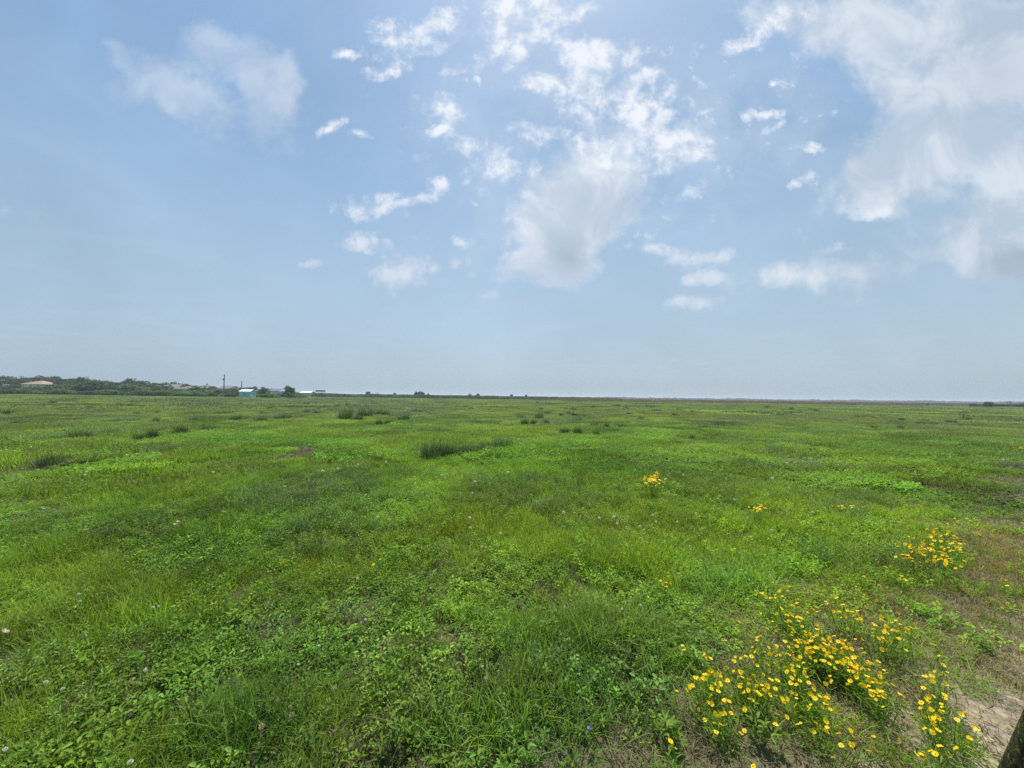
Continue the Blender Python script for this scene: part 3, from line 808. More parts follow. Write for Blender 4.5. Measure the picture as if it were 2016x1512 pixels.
def stem_mesh(base, tips, w=0.0032, leaf=True):
    """thin branching stems from the root to every flower, with wispy side leaves"""
    mb = MB(); V = []; F = []
    for t in tips:
        t = Vector(t); st = Vector((base[0], base[1], 0)) + Vector((random.uniform(-.03, .03), random.uniform(-.03, .03), 0))
        st = st.lerp(Vector((t.x, t.y, 0)), 0.55)
        mid = st.lerp(t, 0.5) + Vector((random.uniform(-.02, .02), random.uniform(-.02, .02), 0.03))
        mb.tube([st, mid, t], [w * .6, w * .5, w * .35], 3, cap=False)
    v = np.array(mb.v); f = list(mb.f)
    if leaf:
        k = len(tips) * 7 + 20
        tt = np.array([tips[i % len(tips)] for i in range(k)]) 
        fr = rng.uniform(0.1, 0.85, k)
        cx = base[0] + (tt[:, 0] - base[0]) * (0.5 + 0.5 * fr) + rng.normal(0, .025, k); cy = base[1] + (tt[:, 1] - base[1]) * (0.5 + 0.5 * fr) + rng.normal(0, .025, k)
        lv, lq, _ = leaves(np.stack([cx, cy, tt[:, 2] * fr], -1), rng.uniform(0, 6.28, k), rng.uniform(.2, 1.1, k), rng.uniform(.03, .07, k), np.full(k, .0055), .1)
        f += [tuple(q + len(v)) for q in lq]; v = np.concatenate([v, lv])
    me = bpy.data.meshes.new('stems'); me.from_pydata([tuple(p) for p in v], [], f); me.materials.append(M_STEM); me.update()
    return me

def coreopsis(cx_px, cy_px, head_px, h, label, group=None):
    """one flowering plant; heads are given by the directions in which the photo shows them"""
    pts = [at(px, py, h * 0.70 * random.uniform(0.7, 1.15)) for px, py in head_px]
    b = sum(pts, Vector()) / len(pts)
    b = put(b.x, b.y)
    root = empty('coreopsis_plant', b, label=label, cat='flower', group=group)
    tips = [(p.x - b.x, p.y - b.y, p.z - b.z) for p in pts]
    link('stems', stem_mesh((0, 0), tips), root)
    for t in tips:
        fo = link('flower_head', random.choice(FL), root, t)
        fo.rotation_euler = (R(random.gauss(0, 32)), R(random.gauss(0, 32)), random.uniform(0, 6.28))
        s = random.uniform(0.65, 1.15) * (0.95 + 1.2 * min(1, max(0, (b.y - 2.8) / 4))); fo.scale = (s, s, s)
        eo = link('flower_eye', EYE, fo, (0, 0, 0.0028))
    return root

YG = 'yellow flowering plants in the grass'
big = 'in the big yellow patch at the lower right'
CO = [  # label, head height, list of head clouds
 ('densest mass of yellow flowers %s, its middle' % big, .26, norm_pts(41, 1605, 1262, 50, 22, 28)),
 ('crowded yellow flowers running down to the right from the middle of the big patch', .26, norm_pts(41, 1665, 1298, 50, 20, 28)),
 ('upright yellow flowers at the top left corner of the big patch', .30, norm_pts(17, 1530, 1180, 34, 26, 20)),
 ('yellow flowers just below the top left corner of the big patch', .28, norm_pts(14, 1572, 1208, 30, 24)),
 ('loose yellow flowers along the top edge of the big patch', .28, norm_pts(16, 1672, 1205, 42, 18, 20)),
 ('yellow flowers at the top right shoulder of the big patch', .30, norm_pts(18, 1742, 1238, 38, 30, 20)),
 ('few yellow flowers on the far right shoulder of the big patch', .30, norm_pts(7, 1785, 1245, 18, 28)),
 ('yellow flowers left of the densest mass in the big patch', .26, norm_pts(22, 1560, 1300, 34, 32)),
 ('loose yellow flowers between the top left corner and the left edge of the big patch', .26, norm_pts(12, 1500, 1270, 40, 34)),
 ('open group of yellow flowers at the left edge of the big patch', .28, norm_pts(20, 1395, 1335, 34, 28)),
 ('yellow flowers between the left edge and the middle of the big patch', .26, norm_pts(22, 1475, 1345, 34, 30, 10)),
 ('low yellow flowers at the bottom left of the big patch', .24, norm_pts(13, 1420, 1400, 36, 24, 20)),
 ('yellow flowers below the densest mass of the big patch', .26, norm_pts(18, 1590, 1360, 44, 28, 20)),
 ('scattered yellow flowers right below the middle of the big patch', .26, norm_pts(14, 1725, 1345, 40, 26, 30)),
 ('yellow flowers forming the lower right end of the big patch', .28, norm_pts(17, 1842, 1362, 22, 44, 10)),
 ('sparse yellow flowers at the bottom right of the big patch by the track', .24, norm_pts(10, 1860, 1425, 44, 30, 30)),
 ('sparse yellow flowers near the bottom edge below the big patch', .24, norm_pts(12, 1650, 1435, 80, 22, 10)),
 ('short row of yellow flowers at the bottom edge close to the track', .22, norm_pts(8, 1838, 1486, 26, 7)),
 ('dense upper half of the second yellow patch behind the big one', .34, norm_pts(42, 1850, 1062, 34, 19, 12)),
 ('lower left half of the second yellow patch behind the big one', .32, norm_pts(32, 1812, 1084, 32, 17)),
 ('lower right side of the second yellow patch behind the big one', .32, norm_pts(14, 1862, 1098, 20, 16)),
 ('few yellow flowers right of the second yellow patch near the track', .30, norm_pts(8, 1918, 1044, 24, 9, 8)),
 ('compact bushy clump of yellow flowers standing alone in mid field', .50, norm_pts(52, 1283, 944, 15, 9)),
 ('small yellow clump between the lone mid field clump and the second patch', .34, norm_pts(10, 1491, 1002, 12, 5)),
 ('small flat row of yellow flowers right of the smallest mid field clump', .34, norm_pts(8, 1665, 997, 16, 3)),
 ('small yellow clump in the grass above and left of the big patch', .28, norm_pts(8, 1307, 1144, 14, 9)),
 ('two yellow flowers at the bottom edge left of the big patch', .22, [(1320, 1459), (1329, 1473)]),
 ('lone yellow flower up and left of the big patch in green grass', .24, [(1387, 1218)]),
 ('pair of tiny yellow flowers left of the big patch', .22, [(1344, 1272), (1346, 1280)]),
 ('yellow flower at the very left tip of the big patch', .26, [(1333, 1361), (1360, 1352)]),
 ('two yellow flowers on dry ground under the second yellow patch', .22, [(1702, 1135), (1695, 1127)]),
 ('lone yellow flower between the big patch and the second patch', .22, [(1731, 1152)]),
 ('pale yellow flowers on the worn ground left of the track', .18, norm_pts(5, 1783, 1137, 12, 6)),
 ('lone yellow flower on dry ground right of the big patch', .24, [(1838, 1270)]),
 ('lone yellow flower on worn ground below the second patch, left of a pair', .20, [(1936, 1139)]),
 ('pair of yellow flowers beside the track near the right edge', .20, [(1983, 1153), (1978, 1142)]),
 ('single yellow flower in bright green weeds near the centre', .24, [(748, 1101), (735, 1111)]),
 ('yellow flowers far off at the right edge of the field', .40, norm_pts(7, 2004, 882, 10, 3)),
 ('single yellow flower at the bottom edge below the big patch', .2, [(1640, 1491)]),
 ('single yellow flower low in the dry grass under the big patch', .2, [(1720, 1450)]),
 ('single yellow flower cut by the bottom edge, left below the big patch', .2, [(1483, 1508)]),
]
for lb, h, pts in CO:
    coreopsis(0, 0, pts, h, lb, YG)

# white clover heads, straw-coloured seed heads, pink blossoms
def tiny(name, head, px, py, h, label, cat, group, s=1.0):
    p = at(px, py, h); g = put(p.x, p.y)
    root = empty(name, g, random.uniform(0, 6.28), label=label, cat=cat, group=group)
    mb = MB(); hh = max(h - g.z, 0.03); k = random.uniform(-.03, .03)
    mb.tube([(k, k * .6, 0), (k * .6, k * .2, hh * .55), (0, 0, hh)], [.0014, .0012, .001], 4)
    mb.build('stem', M_STEM, root)
    o = link('flower_head', head, root, (0, 0, hh)); o.scale = (s, s, s); o.rotation_euler = (random.gauss(0, .25), random.gauss(0, .25), 0)
    return root
G_WHITE = [globe_mesh(M_WHITE, 0.0125, 'clover_globe', 70) for _ in range(2)]
G_STRAW = [globe_mesh(M_STRAW, 0.013, 'seed_globe', 60)]
F_PINK = [flower_mesh(M_PINK, 0.017, 4, 0.35, 1.25, 'pink_bloom')]
F_BLUE = [flower_mesh(M_BLUE, 0.010, 5, 0.2, 1.1, 'blue_bloom')]
WH = [(155, 1170, 'white clover head in bright grass at the left, upper of a pair'), (157, 1184, 'white clover head in bright grass at the left, lower of a pair'),
      (90, 1343, 'white clover head in the lower left grass nearest the left edge'), (123, 1356, 'white clover head in the lower left right of its neighbour'),
      (286, 1319, 'pale clover head alone in the lower left weeds'), (628, 1271, 'white clover head alone in leafy weeds left of centre'),
      (720, 1220, 'greyish clover head among dark leaves near the centre'), (704, 1139, 'small white clover head above the leafy weeds near the centre'),
      (409, 1123, 'white clover head at the edge of the leafy carpet'), (440, 1184, 'pale clover head in tall bright grass left of centre'),
      (301, 1196, 'white clover head in a brown patch, left of a pair'), (312, 1194, 'white clover head in a brown patch, right of a pair'),
      (1225, 1199, 'white star shaped clover head in long grass right of centre'), (1112, 1195, 'pale clover head in weeds just right of centre'),
      (1262, 1192, 'flat white clover head in long grass left of the yellow patch'), (10, 1475, 'white clover head at the bottom left corner'),
      (257, 1500, 'white clover head at the bottom edge on the left'), (848, 1158, 'white clover head in bright green grass near the centre'),
      (950, 1334 - 22, 'faint white clover head in grass below the centre')]
for px, py, lb in WH: tiny('clover_flower', random.choice(G_WHITE), px, py, .13, lb, 'flower', 'white clover heads', random.uniform(.6, .85))
ST = [(575, 1407, 'round straw coloured seed head in the lower weeds left of centre'), (515, 1430, 'large blurred straw seed head near the bottom left of centre'),
      (546, 1378, 'small straw seed head above the round one'), (571, 1391, 'tiny straw seed head touching the round one'), (957, 1335, 'straw seed head on a thin stem in dry grass at lower centre'),
      (659, 1354, 'pale straw seed head in weeds below the centre')]
for px, py, lb in ST: tiny('seed_head', G_STRAW[0], px, py, .18, lb, 'seed head', 'straw seed heads', 0.95 if 'tiny' not in lb and 'small' not in lb else .6)
PK = [(345, 1031, 'pink blossom in the left middle field, left of a pair'), (350, 1026, 'pink blossom in the left middle field, right of a pair'), (441, 1006, 'pink blossom right of the pink pair'),
      (12, 1241, 'pink blossom at the left edge in bright grass'), (86, 1000, 'whitish pink blossom in a brown patch at the left'), (170, 1041, 'whitish pink blossom in leafy weeds at the left'),
      (810, 1270, 'small purple pink clover head in dark weeds near the centre'), (587, 1308, 'small dull pink bloom in weeds left of centre')]
for px, py, lb in PK: tiny('pink_blossom', F_PINK[0] if py < 1242 else G_WHITE[0], px, py, .12, lb, 'flower', 'pink blossoms', 1.0 if py < 1242 else .6)
tiny('blue_flower', F_BLUE[0], 1160, 1433, .10, 'tiny blue flower in short dry grass at the bottom', 'flower', None, 1.0)
FARW = [(1057, 987), (1305, 959), (1208, 1018), (1215, 1031), (1285, 1014), (1291, 1027), (1333, 1027), (1260, 1036), (1148, 1001), (1446, 984), (1416, 977), (1493, 992), (1000, 930), (1110, 1009), (1131, 1009), (1492, 1007),
        (985, 1050), (926, 1039), (765, 1023), (743, 1018), (720, 974), (817, 952), (930, 971), (935, 948), (674, 962), (949, 1076), (925, 1019), (166, 935), (170, 929), (250, 896), (705, 915), (635, 927), (665, 923), (640, 900), (500, 865), (760, 910),
        (1755, 902), (1696, 902), (1550, 912), (1598, 975), (1521, 941), (1553, 961), (1512, 974), (1600, 1008), (1472, 1020), (1100, 893), (1420, 882), (1795, 855), (1870, 900), (1975, 905), (1180, 1020), (1370, 1010), (1405, 1002), (1520, 1044),
        (60, 880), (300, 905), (420, 930), (560, 958), (870, 935), (1250, 925), (1345, 935)]
for px, py in FARW:
    tiny('clover_flower', random.choice(G_WHITE), px, py, .16, 'white clover dot far out in the open field', 'flower', 'white clover dots far out in the field', random.uniform(0.9, 1.5) * (1.0 if py > 960 else 1.5))

# a few larger leafy weeds that stand out near the camera
def weed(px, py, h, leaf, ns, label, tone=1.0):
    p = at(px, py, 0.03); g = put(p.x, p.y)
    V, Q, T = herb(ns, 0.05, h, leaf, .34, 11, (0.1, 0.9))
    o = link('leafy_weed', np_mesh('leafy_weed', V, Q, None, M_STEM, {'t': T}), None, g, label=label, cat='weed', group='larger leafy weeds near the camera')
    o.color = (tone * .6, tone * .58, tone * .7, 1); o.rotation_euler[2] = random.uniform(0, 6.28)
weed(770, 1490, .22, .045, 4, 'upright bright leafy weed at the bottom edge left of centre', 1.5)
weed(1318, 1455, .14, .050, 7, 'broad leafed bright weed near the bottom between dry ground and flowers', 1.5)
weed(850, 1265, .20, .035, 4, 'yellowish upright weed in the leafy ground just left of centre', 1.8)
weed(1083, 1250, .13, .045, 6, 'pale leafed weed in long grass right of centre', 1.6)
weed(870, 1340, .12, .045, 5, 'pale green weed rosette below the centre', 1.5)
weed(1505, 1460, .12, .045, 5, 'green leafy weed at the bottom among the yellow flowers', 1.3)
weed(470, 1228, .12, .050, 6, 'big leafed pale weed in the left foreground', 1.6)
weed(395, 1420, .12, .045, 5, 'blue green leafy weed at lower left', 1.2)
weed(1925, 1270, .10, .040, 7, 'bright low weed on the worn strip beside the track', 1.5)
weed(625, 1215, .13, .050, 6, 'pale large leafed weed left of the centre', 1.5)

# ------------------------------------------------------------------ tussocks standing in the field
M_TUSS = veg_mat('rush_blades', (0.062, 0.125, 0.042), (0.100, 0.175, 0.060), (0.20, 0.22, 0.11), 0.28, 0.5, 0.25, instancer=False)
def tuft_mesh(w, h, n=420, lean=.42, wd=.014):
    v, q, t = blades(n, w * .36, h, wd, lean, .35, 3, .22)
    return np_mesh('tussock_blades', v, q, None, M_TUSS, {'t': t})
TUFTS = [tuft_mesh(1.0, .62), tuft_mesh(1.0, .55, 520), tuft_mesh(1.0, .7, 360, .5), tuft_mesh(1.0, .5, 480, .6)]
def tussock(px, base, wpx, hpx, label, group='dark tussocks in the field', tone=1.0):
    p = at(px, base); g = put(p.x, p.y)
    s = wpx / FPX * p.y * .82; hh = hpx / FPX * p.y * 1.2 + 0.08
    i = random.randrange(4); hm = (.62, .55, .7, .5)[i]
    o = link('grass_tussock', TUFTS[i], None, g, label=label, cat='tussock', group=group)
    o.rotation_euler[2] = random.uniform(0, 6.28); o.scale = (s, s, hh / hm)
    o.color = (tone, tone, tone, 1)
    return o
TS = [(95, 920, 56, 24, 'round dark bluish tussock alone near the left edge of the field', .7),
      (848, 908, 66, 32, 'tallest dark green tussock left of centre, left end of the central clump', .85),
      (880, 903, 60, 26, 'dark green tussock second from the left in the central clump', .9),
      (915, 899, 54, 22, 'dark green tussock in the middle of the central clump', .95),
      (945, 897, 50, 20, 'dark green tussock right of the middle in the central clump', .9),
      (985, 886, 56, 16, 'low dark tussock at the right end of the central clump', 1.0),
      (272, 868, 26, 12, 'dark tussock left half of a pair in the left field', .6), (298, 865, 30, 16, 'dark tussock right half of a pair in the left field', .6),
      (155, 865, 56, 16, 'wide flat tussock between the left edge and the dark pair', .9), (355, 856, 38, 15, 'dark tussock right of the dark pair', .7),
      (330, 848, 60, 12, 'greyish tussock behind the dark pair', 1.1), (410, 849, 34, 11, 'dark oval tussock further right in the left field', .8),
      (215, 852, 44, 10, 'greyish low tussock behind the wide flat one', 1.1), (110, 868, 50, 10, 'faint greyish tussock left of the wide flat one', 1.2),
      (14, 818, 28, 8, 'small dark tussock at the left edge far out', .7), (38, 834, 40, 8, 'flat dark tussock near the left edge', .85),
      (307, 831, 18, 8, 'tiny round dark tussock in the left middle distance', .6), (257, 801, 14, 6, 'tiny dark tussock far out at the left', .7),
      (464, 829, 30, 10, 'dark tussock left of two in line below the shed', .7), (514, 831, 38, 11, 'dark tussock right of two in line below the shed', .75),
      (383, 828, 24, 8, 'faint tussock left of the two below the shed', 1.), (556, 826, 50, 9, 'long flat tussock below the lone round tree', .9),
      (440, 816, 50, 7, 'flat greyish tussock behind the two below the shed', 1.1), (621, 815, 14, 7, 'tiny dark tussock right of the lone tree', .65),
      (530, 806, 16, 5, 'tiny tussock in front of the lone tree, left', .8), (604, 812, 20, 6, 'tiny tussock in front of the lone tree, right', .8),
      (680, 828, 46, 22, 'broad greyish tussock left of the field centre', 1.05), (705, 829, 30, 12, 'dark tussock attached right of the broad greyish one', .8), (718, 822, 44, 16, 'greyish tussock right behind the broad one', 1.1),
      (746, 838, 20, 11, 'dark round tussock in the middle distance, left of its partner', .65), (765, 836, 26, 11, 'dark round tussock in the middle distance, right of its partner', .9),
      (795, 828, 34, 12, 'greyish tussock right of the round partners', 1.1), (745, 818, 60, 12, 'wide greyish tussock behind the round partners', 1.15),
      (820, 812, 60, 8, 'long low greyish tussock in the far middle', 1.1),
      (1033, 837, 24, 10, 'dark tussock left of a row near the centre', .8), (1050, 837, 20, 9, 'dark tussock second in the row near the centre', .85), (1075, 836, 18, 8, 'small dark tussock right end of the row near the centre', .85),
      (1062, 826, 26, 14, 'taller greyish tussock behind the row near the centre', 1.1), (1105, 820, 16, 7, 'small very dark tussock behind, left of a pair', .6), (1131, 821, 18, 8, 'small very dark tussock behind, right of a pair', .55),
      (1137, 829, 28, 8, 'greyish flat tussock under the very dark pair', 1.), (1025, 825, 30, 10, 'greyish tussock left behind the row', 1.1),
      (1112, 855, 30, 11, 'dark tussock left part of a low bank right of centre', .75), (1137, 855, 28, 11, 'dark tussock right part of a low bank right of centre', .75), (1174, 857, 20, 9, 'small tussock right of the low bank', .9),
      (1194, 843, 16, 8, 'round near black tussock right of centre', .45), (1225, 842, 28, 8, 'dark green tussock right of the near black one', .75),
      (1262, 826, 18, 6, 'small tussock in the right middle distance', .75), (1330, 820, 24, 7, 'dark tussock further right in the middle distance', .8), (1336, 809, 14, 5, 'tiny tussock behind it in the right distance', .8),
      (1362, 865, 16, 9, 'bright green bushy tussock on the right', 1.2), (1558, 815, 18, 5, 'small dark tussock far right, left of a pair', .6), (1574, 815, 18, 5, 'small dark tussock far right, right of a pair', .7),
      (1465, 809, 12, 4, 'tiny dark tussock far out on the right', .6), (1720, 846, 15, 6, 'dark tussock nearest in the far right group, left', .6), (1773, 846, 18, 7, 'dark tussock nearest in the far right group, right', .65),
      (1745, 823, 10, 5, 'small black tussock at the back of the far right group', .5), (1733, 823, 30, 5, 'flat brownish tussock at the back of the far right group', .8), (1765, 823, 10, 4, 'tiny tussock at the back right of the far right group', .6),
      (1776, 830, 18, 6, 'dark tussock in the middle of the far right group', .55), (1808, 836, 9, 5, 'tiny dark tussock right side of the far right group', .55), (1821, 831, 13, 5, 'small dark tussock right end of the far right group', .7),
      (1872, 835, 26, 8, 'greyish tussock at the foot of the thin stake', .8), (1908, 829, 14, 6, 'small dark tussock right of the thin stake', .7),
      (1520, 888, 36, 9, 'grey green leafy clump right of centre', 1.5), (1590, 905, 40, 10, 'faint grey green clump on the right', 1.2)]
for px, b, w_, h_, lb, tone in TS: tussock(px, b, w_, h_, lb, tone=tone)
# many faint ones that nothing tells apart
for k in range(70):
    py = 793 + 24 * random.random() ** 1.3; px = random.uniform(0, 2016)
    if py - hor(px) < 12: continue
    tussock(px, py, random.uniform(10, 26), random.uniform(3, 5.5), 'faint small tussock far out in the field', 'faint small tussocks far out', random.uniform(.65, 1.1))

# ------------------------------------------------------------------ trees
M_LEAF = veg_mat('tree_leaves', (0.050, 0.105, 0.028), (0.090, 0.155, 0.040), None, 0.22, 0.55, 0.25, instancer=False)
M_LEAF2 = veg_mat('bush_leaves', (0.075, 0.150, 0.036), (0.120, 0.205, 0.050), None, 0.22, 0.55, 0.25, instancer=False)
M_BARK = solid('bark', (0.10, 0.085, 0.07), 0.9, 0.2, 2.0, bump=.5)
def crown_mesh(w, h, nclump, per, leaf, mat, base=0.3, open_=0.0, seed=0):
    """leaf clumps spread over an uneven dome, with gaps between them"""
    rs = np.random.default_rng(seed); C_ = []
    while len(C_) < nclump:
        p = rs.uniform(-1, 1, 3); r = np.linalg.norm(p)
        if r > 1 or r < 0.35: continue
        if p[2] < -0.75: continue
        k = 0.72 + 0.4 * vnoise(p[0] * 1.7 + seed, p[1] * 1.7 + p[2], seed)
        C_.append((p[0] * w / 2 * k, p[1] * w / 2 * k, base * h + (p[2] + 1) / 2 * h * (1 - base) * (0.8 + .25 * k)))
    C_ = np.array(C_); n = nclump * per
    cs = np.repeat(rs.uniform(.5, 1.3, nclump), per)
    sp = 0.14 * (w + h) / 2 * (1 - .35 * open_)
    d = rs.normal(0, 1, (n, 3)); d /= np.linalg.norm(d, axis=1)[:, None]
    c = np.repeat(C_, per, 0) + d * (sp * cs * rs.uniform(.3, 1, n) ** .5)[:, None] * np.array([1.15, 1.15, .75])
    c[:, 2] = np.maximum(c[:, 2], 0.05)
    u = rs.normal(0, 1, (n, 3)); u /= np.linalg.norm(u, axis=1)[:, None]
    v = np.cross(u, rs.normal(0, 1, (n, 3))); v /= np.linalg.norm(v, axis=1)[:, None]
    L_ = leaf * rs.uniform(.6, 1.3, n)[:, None]
    V = np.stack([c - u * L_ * .5, c + v * L_ * .3, c + u * L_ * .5, c - v * L_ * .3], 1).reshape(-1, 3)
    Q = np.arange(n * 4).reshape(n, 4)
    return np_mesh('crown', V, Q, None, mat)
def trunk_mesh(h, r, spread, seed, multi=1):
    rnd = random.Random(seed); mb = MB()
    for m_ in range(multi):
        a0 = rnd.uniform(0, 6.28); lean = 0.25 if multi > 1 else .06
        top = Vector((math.cos(a0) * lean * h, math.sin(a0) * lean * h, h * .55)); st = Vector((math.cos(a0) * r * (multi - 1), math.sin(a0) * r * (multi - 1), -.1))
        mb.tube([st, st.lerp(top, .5) + Vector((rnd.uniform(-.1, .1), rnd.uniform(-.1, .1), 0)), top], [r, r * .75, r * .55], 7)
        for i in range(4):
            a = rnd.uniform(0, 6.28); b = st.lerp(top, rnd.uniform(.6, 1))
            e = b + Vector((math.cos(a) * spread * .38, math.sin(a) * spread * .38, h * rnd.uniform(.2, .38)))
            mb.tube([b, b.lerp(e, .5) + Vector((0, 0, .1 * h * .3)), e], [r * .45, r * .3, r * .12], 5)
    me = bpy.data.meshes.new('trunk'); me.from_pydata(mb.v, [], mb.f); me.materials.append(M_BARK); return me
# unit trees: 8 m wide, 6 m tall
CR_OAK = [crown_mesh(8, 6, 80, 60, .55, M_LEAF, .12, 0, s) for s in range(4)]
CR_BUSH = [crown_mesh(8, 6, 80, 60, .55, M_LEAF2, 0.0, 0, 10 + s) for s in range(4)]
TRK = [trunk_mesh(6, .2, 8, s) for s in range(3)]
def tree(name, px, top, wpx, D, label, cat, group=None, kind='oak', tone=1.0, crown=None, base=None):
    x = wx(px, D); h = hgt(px, top, D); w_ = wpx / FPX * D
    g = put(x, D); g.z -= 0.03
    root = empty(name, g, random.uniform(0, 6.28), label=label, cat=cat, group=group)
    s = (w_ / 8, w_ / 8, h / 6)
    me = crown or random.choice(CR_OAK if kind == 'oak' else CR_BUSH)
    c = link('crown', me, root); c.scale = s; c.color = (tone, tone, tone * 1.04, 1)
    t = link('trunk', random.choice(TRK), root); t.scale = (h / 6, h / 6, h / 6)
    return root

# skyline row behind, from the left edge to the houses
BACK = [(3, 742, 34), (26, 749, 26), (52, 745, 30), (80, 742, 34), (101, 743, 30), (128, 748, 30), (150, 746, 24), (163, 745, 20), (185, 749, 30), (212, 752, 30), (236, 753, 24), (256, 747, 22),
        (277, 751, 26), (300, 756, 24), (318, 755, 26), (341, 754, 20), (362, 757, 26), (385, 760, 24), (397, 761, 16)]
ordn = ['first', 'second', 'third', 'fourth', 'fifth', 'sixth', 'seventh', 'eighth', 'ninth', 'tenth', 'eleventh', 'twelfth', 'thirteenth', 'fourteenth', 'fifteenth', 'sixteenth', 'seventeenth', 'eighteenth', 'nineteenth', 'twentieth', 'twenty first', 'twenty second', 'twenty third']
NOTE = {2: 'behind the orange roofed house', 3: 'right of the orange roof', 11: 'narrow and domed', 15: 'behind the turquoise gable'}
for i, (px, top, w_) in enumerate(BACK):
    tree('oak_tree', px, top, w_ * 1.35, random.uniform(196, 214), 'dark tree in the left back row, %s from left%s' % (ordn[i], ', ' + NOTE[i] if i in NOTE else ''), 'tree', 'trees in the left skyline', tone=random.uniform(.8, 1.0))
FRONT = [(10, 762, 40, .9), (28, 759, 34, .7), (56, 763.5, 32, .9), (71, 761.5, 28, .7), (92, 763, 30, 1.0), (118, 757, 34, 1.1), (140, 755, 32, 1.0), (160, 760, 32, 1.0), (186, 752, 40, .65), (210, 758, 28, .65), (232, 762, 34, 1.1), (252, 757, 30, 1.1),
         (276, 761, 34, 1.1), (296, 766, 30, 1.1), (322, 760, 36, .6), (348, 767, 30, .9), (366, 770, 34, 1.25), (386, 762, 24, .8), (402, 768, 30, 1.25)]
for i, (px, top, w_, tn) in enumerate(FRONT):
    D = random.uniform(150, 168)
    tree('round_bush', px, top, w_ * 1.3, D, '%s bush in the front row of the left treeline, %s from the left' % ('very dark' if tn < .75 else 'light green' if tn > 1.05 else 'mid green', ordn[i]), 'bush', 'bushes in front of the left treeline', 'bush', tn)
# low shrubs filling the foot of the treeline
for i in range(34):
    px = i * 17.5 + random.uniform(-6, 6)
    tree('low_shrub', px, hor(px) + random.uniform(-1.5, 4.5) - (2.0 if px < 420 else 0), random.uniform(20, 34), random.uniform(136, 148) if not 462 < px < 512 else 150, 'low green shrub in the fringe along the left end of the field', 'shrub', 'low shrubs fringing the field on the left', 'bush', random.uniform(.85, 1.2))
tree('oak_tree', 411, 756, 22, 172, 'open crowned tree with bare limbs showing, left of the taller pole', 'tree', None, tone=1.1, crown=crown_mesh(8, 6, 14, 40, .42, M_LEAF, .35, .7, 31))
tree('round_bush', 431, 769, 26, 150, 'very dark bush at the foot of the taller pole, left side', 'bush', None, 'bush', .6)
tree('round_bush', 459, 764, 28, 152, 'light green bush between the taller pole and the shed', 'bush', None, 'bush', 1.1)
tree('round_bush', 447, 770, 20, 151, 'small bush right of the taller pole', 'bush', None, 'bush', .9)
tree('oak_tree', 478, 764, 24, 205, 'dark purplish tree behind the shed, left one', 'tree', None, tone=.8)
tree('oak_tree', 497, 762.5, 26, 205, 'dark purplish tree behind the shed, right one', 'tree', None, tone=.75)
tree('oak_tree', 523, 765, 20, 205, 'dark tree right behind the small palm', 'tree', None, tone=.8)
tree('round_bush', 518, 764, 14, 160, 'upright bush under the small palm', 'bush', None, 'bush', 1.0)
tree('oak_tree', 552, 768, 14, 196, 'small dark tree beside the blue roofed house', 'tree', None, tone=.7)
tree('oak_tree', 537, 766, 12, 205, 'small grey green tree behind the long grey roof', 'tree', None, tone=1.)
lone = tree('round_tree', 569.5, 761, 23, 126, 'lone round leafy tree standing in the open field right of the shed', 'tree', None, 'bush', .95, crown=crown_mesh(8.6, 6.4, 46, 90, .5, M_LEAF2, .03, .5, 47))
# bushes sticking out of the scrub band
tree('scrub_bush', 725, 770.8, 10, 260, 'small dark bush on the scrub skyline, left end', 'bush', 'bushes on the scrub skyline', 'bush', .6)
tree('scrub_bush', 743, 770.2, 9, 262, 'spiky small bush on the scrub skyline beside the left end one', 'bush', 'bushes on the scrub skyline', 'bush', .7, crown=crown_mesh(8, 6, 12, 40, .5, M_LEAF, 0, .6, 51))
tree('scrub_bush', 777, 774, 8, 262, 'tiny low bush on the scrub skyline', 'bush', 'bushes on the scrub skyline', 'bush', .8)
tree('scrub_bush', 819, 771.5, 9, 258, 'dark lower bush joined left of the largest skyline bush', 'bush', 'bushes on the scrub skyline', 'bush', .5)
tree('scrub_bush', 828, 770.6, 14, 258, 'largest dark bush on the scrub skyline', 'bush', 'bushes on the scrub skyline', 'bush', .5)
tree('scrub_bush', 843, 774.5, 5, 258, 'tiny bush right of the largest skyline bush', 'bush', 'bushes on the scrub skyline', 'bush', .6)
tree('scrub_bush', 889, 774.5, 9, 300, 'thin open bush right of centre left skyline', 'bush', 'bushes on the scrub skyline', 'bush', .8, crown=crown_mesh(8, 6, 12, 30, .5, M_LEAF, .1, .7, 53))
tree('scrub_bush', 925, 775.3, 7, 300, 'compact dark bush on the skyline left of centre', 'bush', 'bushes on the scrub skyline', 'bush', .55)
tree('scrub_bush', 941, 775.6, 9, 300, 'flat topped small bush on the skyline left of centre', 'bush', 'bushes on the scrub skyline', 'oak', .7)
tree('scrub_bush', 1007, 776.3, 7, 320, 'small bush on the skyline at the picture centre', 'bush', 'bushes on the scrub skyline', 'bush', .6)
tree('scrub_bush', 1036, 776.6, 5, 320, 'thin upright bush on the skyline right of the centre', 'bush', 'bushes on the scrub skyline', 'bush', .6)

